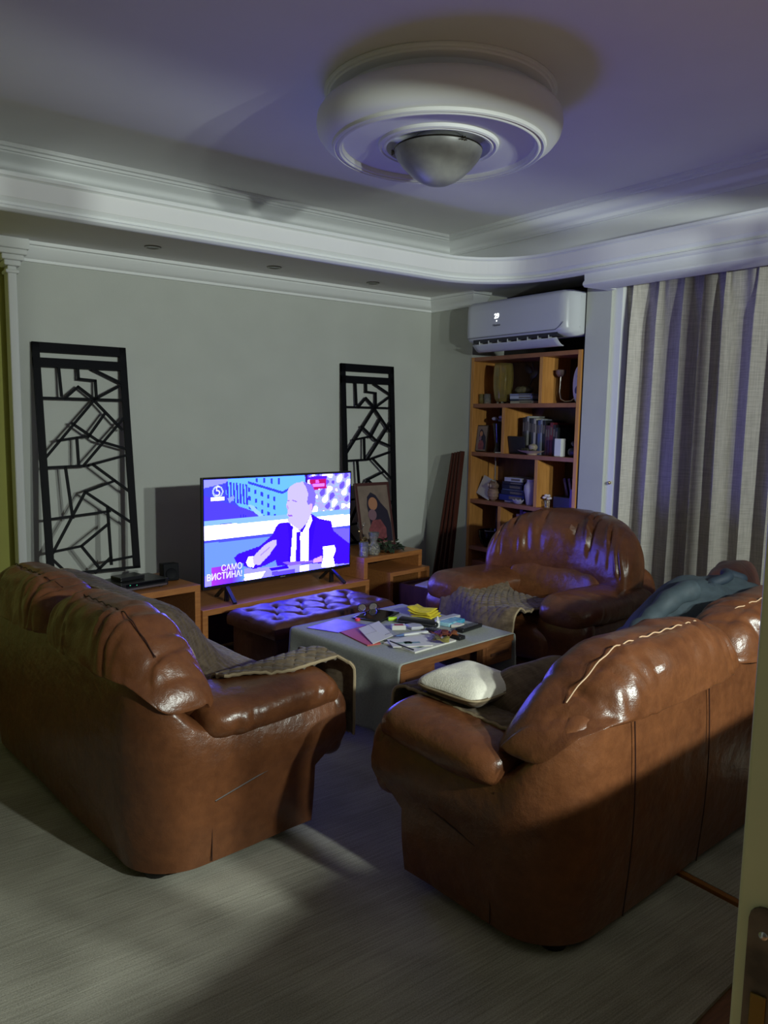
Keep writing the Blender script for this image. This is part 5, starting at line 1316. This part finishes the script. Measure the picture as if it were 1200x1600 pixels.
    b = B(); superell(b, 0.04, 0.045, 0.055, 0.9, 0.9, 28, 18, lambda p, th, ph: p + Vector((0, 0, 0.055)) + p.normalized() * 0.003 * math.sin(ph * 14)); obj('body', b, cm('owl_beige', (150, 120, 98), 0.6, noise_amt=0.15, nscale=60), t)
    b = B(); superell(b, 0.038, 0.048, 0.032, 0.9, 0.9, 28, 16); h = obj('head', b, cm('owl_beige2', (125, 100, 80), 0.6, noise_amt=0.2, nscale=60), t, loc=(0, 0, 0.115))
    for s in (-1, 1):
        b = B(); lathe(b, [(0, 0.003), (0.012, 0.002), (0.014, 0)], 16); obj('eye', b, cm('owl_eye', (210, 190, 160), 0.4), h, loc=(-0.036, s * 0.017, 0.002), rot=(0, -PI / 2, 0))
        b = B(); lathe(b, [(0.012, 0), (0.007, 0.012), (0.0, 0.022)], 10); obj('ear', b, cm('owl_beige2', (125, 100, 80), 0.6), h, loc=(0, s * 0.032, 0.022), rot=(s * -0.4, 0, 0))
    z = ZR[2]
    for k, (c, th, ln, lab) in enumerate([((185, 185, 195), 0.012, 0.17, 'white slim bottom book of the blue pile on the third shelf'), ((26, 38, 105), 0.045, 0.24, 'thick royal blue folder in the pile on the third shelf'),
                                          ((28, 36, 62), 0.030, 0.23, 'navy folder above the royal blue one on the third shelf'), ((70, 85, 120), 0.010, 0.22, 'thin slate blue book in the pile on the third shelf'),
                                          ((24, 30, 58), 0.034, 0.22, 'dark navy album in the pile on the third shelf'), ((20, 20, 34), 0.022, 0.2, 'black album high in the pile on the third shelf'), ((170, 170, 185), 0.030, 0.17, 'pale grey box topping the blue pile on the third shelf')]):
        book(4.04 + 0.006 * ((k * 5) % 3 - 1), 2, ln, th, 0.16, c, lab, x=X + 0.07 + 0.003 * (k % 3), z=z, flat=True, rz=0.05 * ((k * 3) % 4 - 1.5)); z += th + 0.0008
    b = B(); lathe(b, [(0, 0), (0.032, 0), (0.036, 0.01), (0.045, 0.06), (0.055, 0.11), (0.052, 0.145), (0.036, 0.165), (0.034, 0.178), (0.040, 0.186), (0.036, 0.188)], 32)
    tag(obj('ceramic_vase', b, cm('vase_lilac', (175, 168, 180), 0.4, noise_amt=0.06, nscale=12), loc=(X + 0.08, 3.855, ZR[2] + 0.0006)), 'pale shouldered ceramic vase right of the blue pile', 'vase')
    t = thing('shell_dish', 'small white fluted dish in front of the pale vase', 'dish', (X + 0.035, 3.94, ZR[2] + 0.0006))
    b = B()
    def sh(u, v):
        a = 2 * PI * u; r = 0.012 + 0.035 * v; return Vector(((r + 0.004 * math.sin(8 * a) * v) * math.cos(a) * 0.7, (r + 0.004 * math.sin(8 * a) * v) * math.sin(a), 0.002 + 0.03 * v * v + 0.004 * math.sin(8 * a) * v))
    grid(b, 64, 8, sh, cu=True); o = obj('dish', b, cm('lilac_white', (170, 165, 185), 0.35), t, clean=False); solidify(o, 0.003, 0)
    t = thing('hanging_beads', 'string of pale beads hanging at the back left of the third shelf', 'beads', (X + 0.12, 4.27, ZR[3] - 0.031))
    b = B()
    for k in range(18): superell(b, 0.006, 0.006, 0.006, 1, 1, 8, 6, lambda p, th, ph, k=k: p + Vector((0, 0.002 * math.sin(k), -0.007 - 0.011 * k)))
    o = obj('bead_string', b, cm('bead', (150, 140, 130), 0.4), t, clean=False)
    # --- third row right cell
    t = thing('flower_ornament', 'small white flower ornament in a clear pot in the right third-shelf cell', 'ornament', (X + 0.055, 3.68, ZR[2] + 0.0006))
    b = B(); lathe(b, [(0, 0), (0.018, 0), (0.022, 0.05), (0.021, 0.052)], 20); o = obj('pot', b, M['glass'], t)
    for k in range(6):
        b = B(); superell(b, 0.014, 0.014, 0.010, 1, 1, 12, 8); obj('petal', b, cm('white_petal', (205, 195, 200), 0.5), t, loc=(0.012 * math.cos(k * 1.05), 0.02 * math.cos(k * 1.9), 0.075 + 0.012 * math.sin(k * 2)))
    b = B(); box(b, (0, -0.10, 0), (0.12, 0.10, 0.085), bev=0.004); tag(obj('black_box', b, M['blackpl'], smooth=False, loc=(X + 0.07, 3.54, ZR[2] + 0.0006)), 'flat black box in the right third-shelf cell', 'box')
    for k, (yy, lean, c, nm) in enumerate([(3.59, -16, (52, 40, 58), 'dark purple'), (3.555, -14, (66, 42, 50), 'dull maroon'), (3.525, -12, (44, 36, 48), 'very dark')]):
        book(yy, 2, 0.215, 0.022, 0.12, c, '%s book leaning right on the black box in the third shelf' % nm, lean=math.radians(-lean * -1), x=X + 0.19 - 0.0 , z=ZR[2] + 0.001, group='books leaning in the right third-shelf cell')
    b = B(); box(b, (0, -0.02, 0), (0.10, 0.02, 0.15), bev=0.002); tag(obj('violet_box', b, cm('violet_card', (110, 85, 150), 0.5), smooth=False, loc=(X + 0.02, 3.432, ZR[2] + 0.0006)), 'upright lilac box against the right side of the third shelf', 'box')
    # --- fourth row
    t = thing('metal_bowl', 'shiny dark metal bowl holding folded paper on the fourth shelf', 'bowl', (X + 0.09, 4.27, ZR[1] + 0.0006))
    b = B(); lathe(b, [(0, 0), (0.05, 0), (0.075, 0.03), (0.092, 0.08), (0.095, 0.13), (0.092, 0.131), (0.088, 0.08), (0.07, 0.035), (0.045, 0.008), (0, 0.006)], 40); obj('bowl', b, cm('dark_chrome', (60, 62, 62), 0.15, metal=1.0), t)
    b = B(); box(b, (-0.05, -0.03, 0.10), (0.03, 0.055, 0.112), Matrix.Rotation(0.35, 4, 'Y')); box(b, (-0.045, -0.06, 0.11), (0.03, 0.02, 0.118), Matrix.Rotation(0.15, 4, 'X')); obj('folded_paper', b, cm('paper_grey', (165, 165, 175), 0.6), t, smooth=False)
    cols = [(70, 58, 66), (88, 78, 82), (60, 44, 50), (98, 84, 84), (52, 44, 56)]
    y = 4.33
    for k, c in enumerate(cols):
        book(y, 1, 0.29 - 0.012 * (k % 3), 0.026, 0.07, c, '%s book behind the metal bowl on the fourth shelf' % ['dull violet', 'grey mauve', 'dark maroon', 'dusty pink-grey', 'dark slate'][k], x=X + 0.215, group='tall books behind the bowl'); y -= 0.0275
    cols = [((110, 90, 110), 'greyish lilac'), ((75, 50, 100), 'purple'), ((150, 120, 150), 'pale lilac'), ((60, 40, 110), 'deep violet'), ((90, 60, 110), 'dusty violet'), ((38, 32, 70), 'dark indigo'), ((120, 100, 140), 'pale violet'), ((50, 36, 80), 'ink violet'), ((85, 70, 90), 'smoky mauve')]
    y = 4.0
    for k, (c, nm) in enumerate(cols):
        book(y, 1, 0.285 + 0.012 * ((k * 3) % 4) , 0.030, 0.16, c, '%s book in the row hidden behind the armchair back' % nm, x=X + 0.10, group='books in the fourth row behind the armchair'); y -= 0.034
    # reddish box front under the fourth shelf with a slim tray
    b = B(); box(b, (0, -0.14, 0), (0.22, 0.14, 0.25), bev=0.004); tag(obj('storage_box', b, M['woodred'], smooth=False, loc=(X + 0.03, 4.27, ZR[0] + 0.0006)), 'brown storage box in the lowest visible left cell', 'box')
shelf_items()
def boards():
    for k in range(4):
        t0 = Vector((4.14 - 0.005 * k, 4.468 + 0.026 * k, 1.27 - 0.006 * k)); b0 = Vector((4.03 - 0.012 * k, 4.49 + 0.05 * k, 0.012))
        b = B(); bar(b, b0, t0, 0.016, 0.04, up=Vector((1, 0, 0.1)))
        tag(obj('wooden_board', b, cm('board_brown', (72, 34, 24), 0.45), smooth=False), ['thin reddish brown board, nearest the bookcase side', 'thin reddish brown board, second from the bookcase side', 'thin reddish brown board, third from the bookcase side', 'thin reddish brown board, farthest from the bookcase side'][k] + ', leaning in the corner', 'board', 'boards leaning beside the bookcase')
boards()

# ------------------------------------------------------------------ air conditioner
def aircon():
    y0, y1 = 3.385, 4.385; yc = (y0 + y1) / 2; W = y1 - y0
    t = thing('air_conditioner', 'white wall air conditioner with open flap and lit display above the bookcase', 'air conditioner', (4.03, yc, 2.085))
    b = B()
    # cross-section in (x depth, z), extruded along y with rounded ends
    prof = [(0.255, 0.0), (0.10, -0.015), (0.03, 0.005), (0.004, 0.03), (0.0, 0.08), (0.0, 0.22), (0.008, 0.262), (0.03, 0.283), (0.06, 0.288), (0.255, 0.288)]
    N = 40
    def f(u, v):
        yy = -W / 2 + W * u; e = max(0, (abs(yy) - (W / 2 - 0.09)) / 0.09)
        sc = math.sqrt(max(0.0, 1 - e ** 2.6)) if e < 1 else 0
        p, _ = polyline([Vector((q[0], 0, q[1])) for q in prof], v)
        x = p.x + (1 - sc) * (0.12 - 0) * (1 - p.x / 0.255); z = 0.14 + (p.z - 0.14) * (0.86 + 0.14 * sc)
        return Vector((x, yy, z))
    grid(b, 60, 60, f)
    for u in (0, 1):
        b.faces.new([b.verts.new(f(u, k / 30.0)) for k in range(31)])
    obj('casing', b, M['acwhite'], t, clean=True)
    b = B(); box(b, (0.02, -W / 2 + 0.10, -0.012), (0.13, W / 2 - 0.10, 0.018)); obj('outlet', b, cm('outlet_dark', (40, 40, 48), 0.5), t, smooth=False)
    b = B()
    def fl(u, v):
        yy = -W / 2 + 0.10 + (W - 0.2) * u; return Vector((0.055 + 0.06 * v - 0.02 * math.sin(PI * v), yy, -0.012 - 0.048 * v))
    grid(b, 20, 8, lambda u, v: Vector((0.015 + 0.075 * v, -W / 2 + 0.10 + (W - 0.2) * u, -0.022 - 0.048 * math.sin(v * 1.6)))); o = obj('flap', b, M['acwhite'], t, clean=False); solidify(o, 0.006, 0)
    for k in range(8):
        b = B(); yy = -W / 2 + 0.17 + k * (W - 0.34) / 7; box(b, (0.012, yy - 0.0015, -0.030), (0.05, yy + 0.0015, 0.0)); obj('vane', b, M['acwhite'], t, smooth=False)
    b = B(); tube(b, [(-0.001, -W / 2 + 0.10 - 0.06 * sstep(k, 4, 12), 0.028 + 0.004 * k * sstep(k, 3, 12)) for k in range(13)] , 0.0018, 5); tube(b, [(-0.001, -W / 2 + 0.10, 0.028), (0.0, W / 2 - 0.06, 0.026)], 0.0018, 5)
    obj('panel_seam', b, cm('seam_violet', (60, 60, 85), 0.5), t)
    lit = mat('display_white', (0, 0, 0), 1, emit=(0.95, 1, 1), es=2.5)
    RT = (PI / 2, 0, -PI / 2)
    ysh = 0.145
    text('display_digits', '29', 0.046, lit, t, (-0.0015, ysh, 0.165), RT, bold=0.0012)
    b = B(); superell(b, 0.001, 0.005, 0.005, 1, 1, 10, 8); obj('display_dot', b, lit, t, loc=(-0.002, ysh, 0.132))
    text('brand_mark', 'Hisense', 0.024, cm('logo_dark', (60, 64, 75), 0.4), t, (-0.0015, ysh, 0.103), RT)
aircon()

# ------------------------------------------------------------------ curtain
def curtain():
    t = thing('curtain', 'full-height grey-beige linen curtain in deep folds along the right wall', 'curtain', (4.25, 0, 0))
    b = B(); y0, y1 = 3.13, 0.75
    def f(u, v):
        y = y0 + (y1 - y0) * u; z = 0.03 + 2.39 * v
        s = u * 15.5
        ph = s + 0.12 * math.sin(s * 1.7) + 0.05 * math.sin(v * 3 + s)
        amp = 0.040 + 0.012 * math.sin(s * 2.1) - 0.025 * sstep(v, 0.85, 1.0)
        x = amp * math.sin(2 * PI * ph) + 0.012 * math.sin(4 * PI * ph + 1) * (1 - v) + 0.008 * math.sin(2 * PI * ph * 2.7) * sstep(v, 0.75, 1.0)
        return Vector((x, y + 0.02 * math.cos(2 * PI * ph), z))
    grid(b, 420, 24, f); o = obj('fabric', b, M['curtain'], t, clean=False); solidify(o, 0.004, 0)
    b = B(); box(b, (-0.03, 0.7, 2.425), (0.03, 3.06, 2.445)); obj('rail', b, M['trim'], t, smooth=False)
    b = B(); superell(b, 0.012, 0.010, 0.012, 1, 1, 14, 10); tag(obj('curtain_hook', b, M['gold'], loc=(4.208, 3.13, 1.12)), 'small brass hook on the white jamb left of the curtain', 'hook')
curtain()
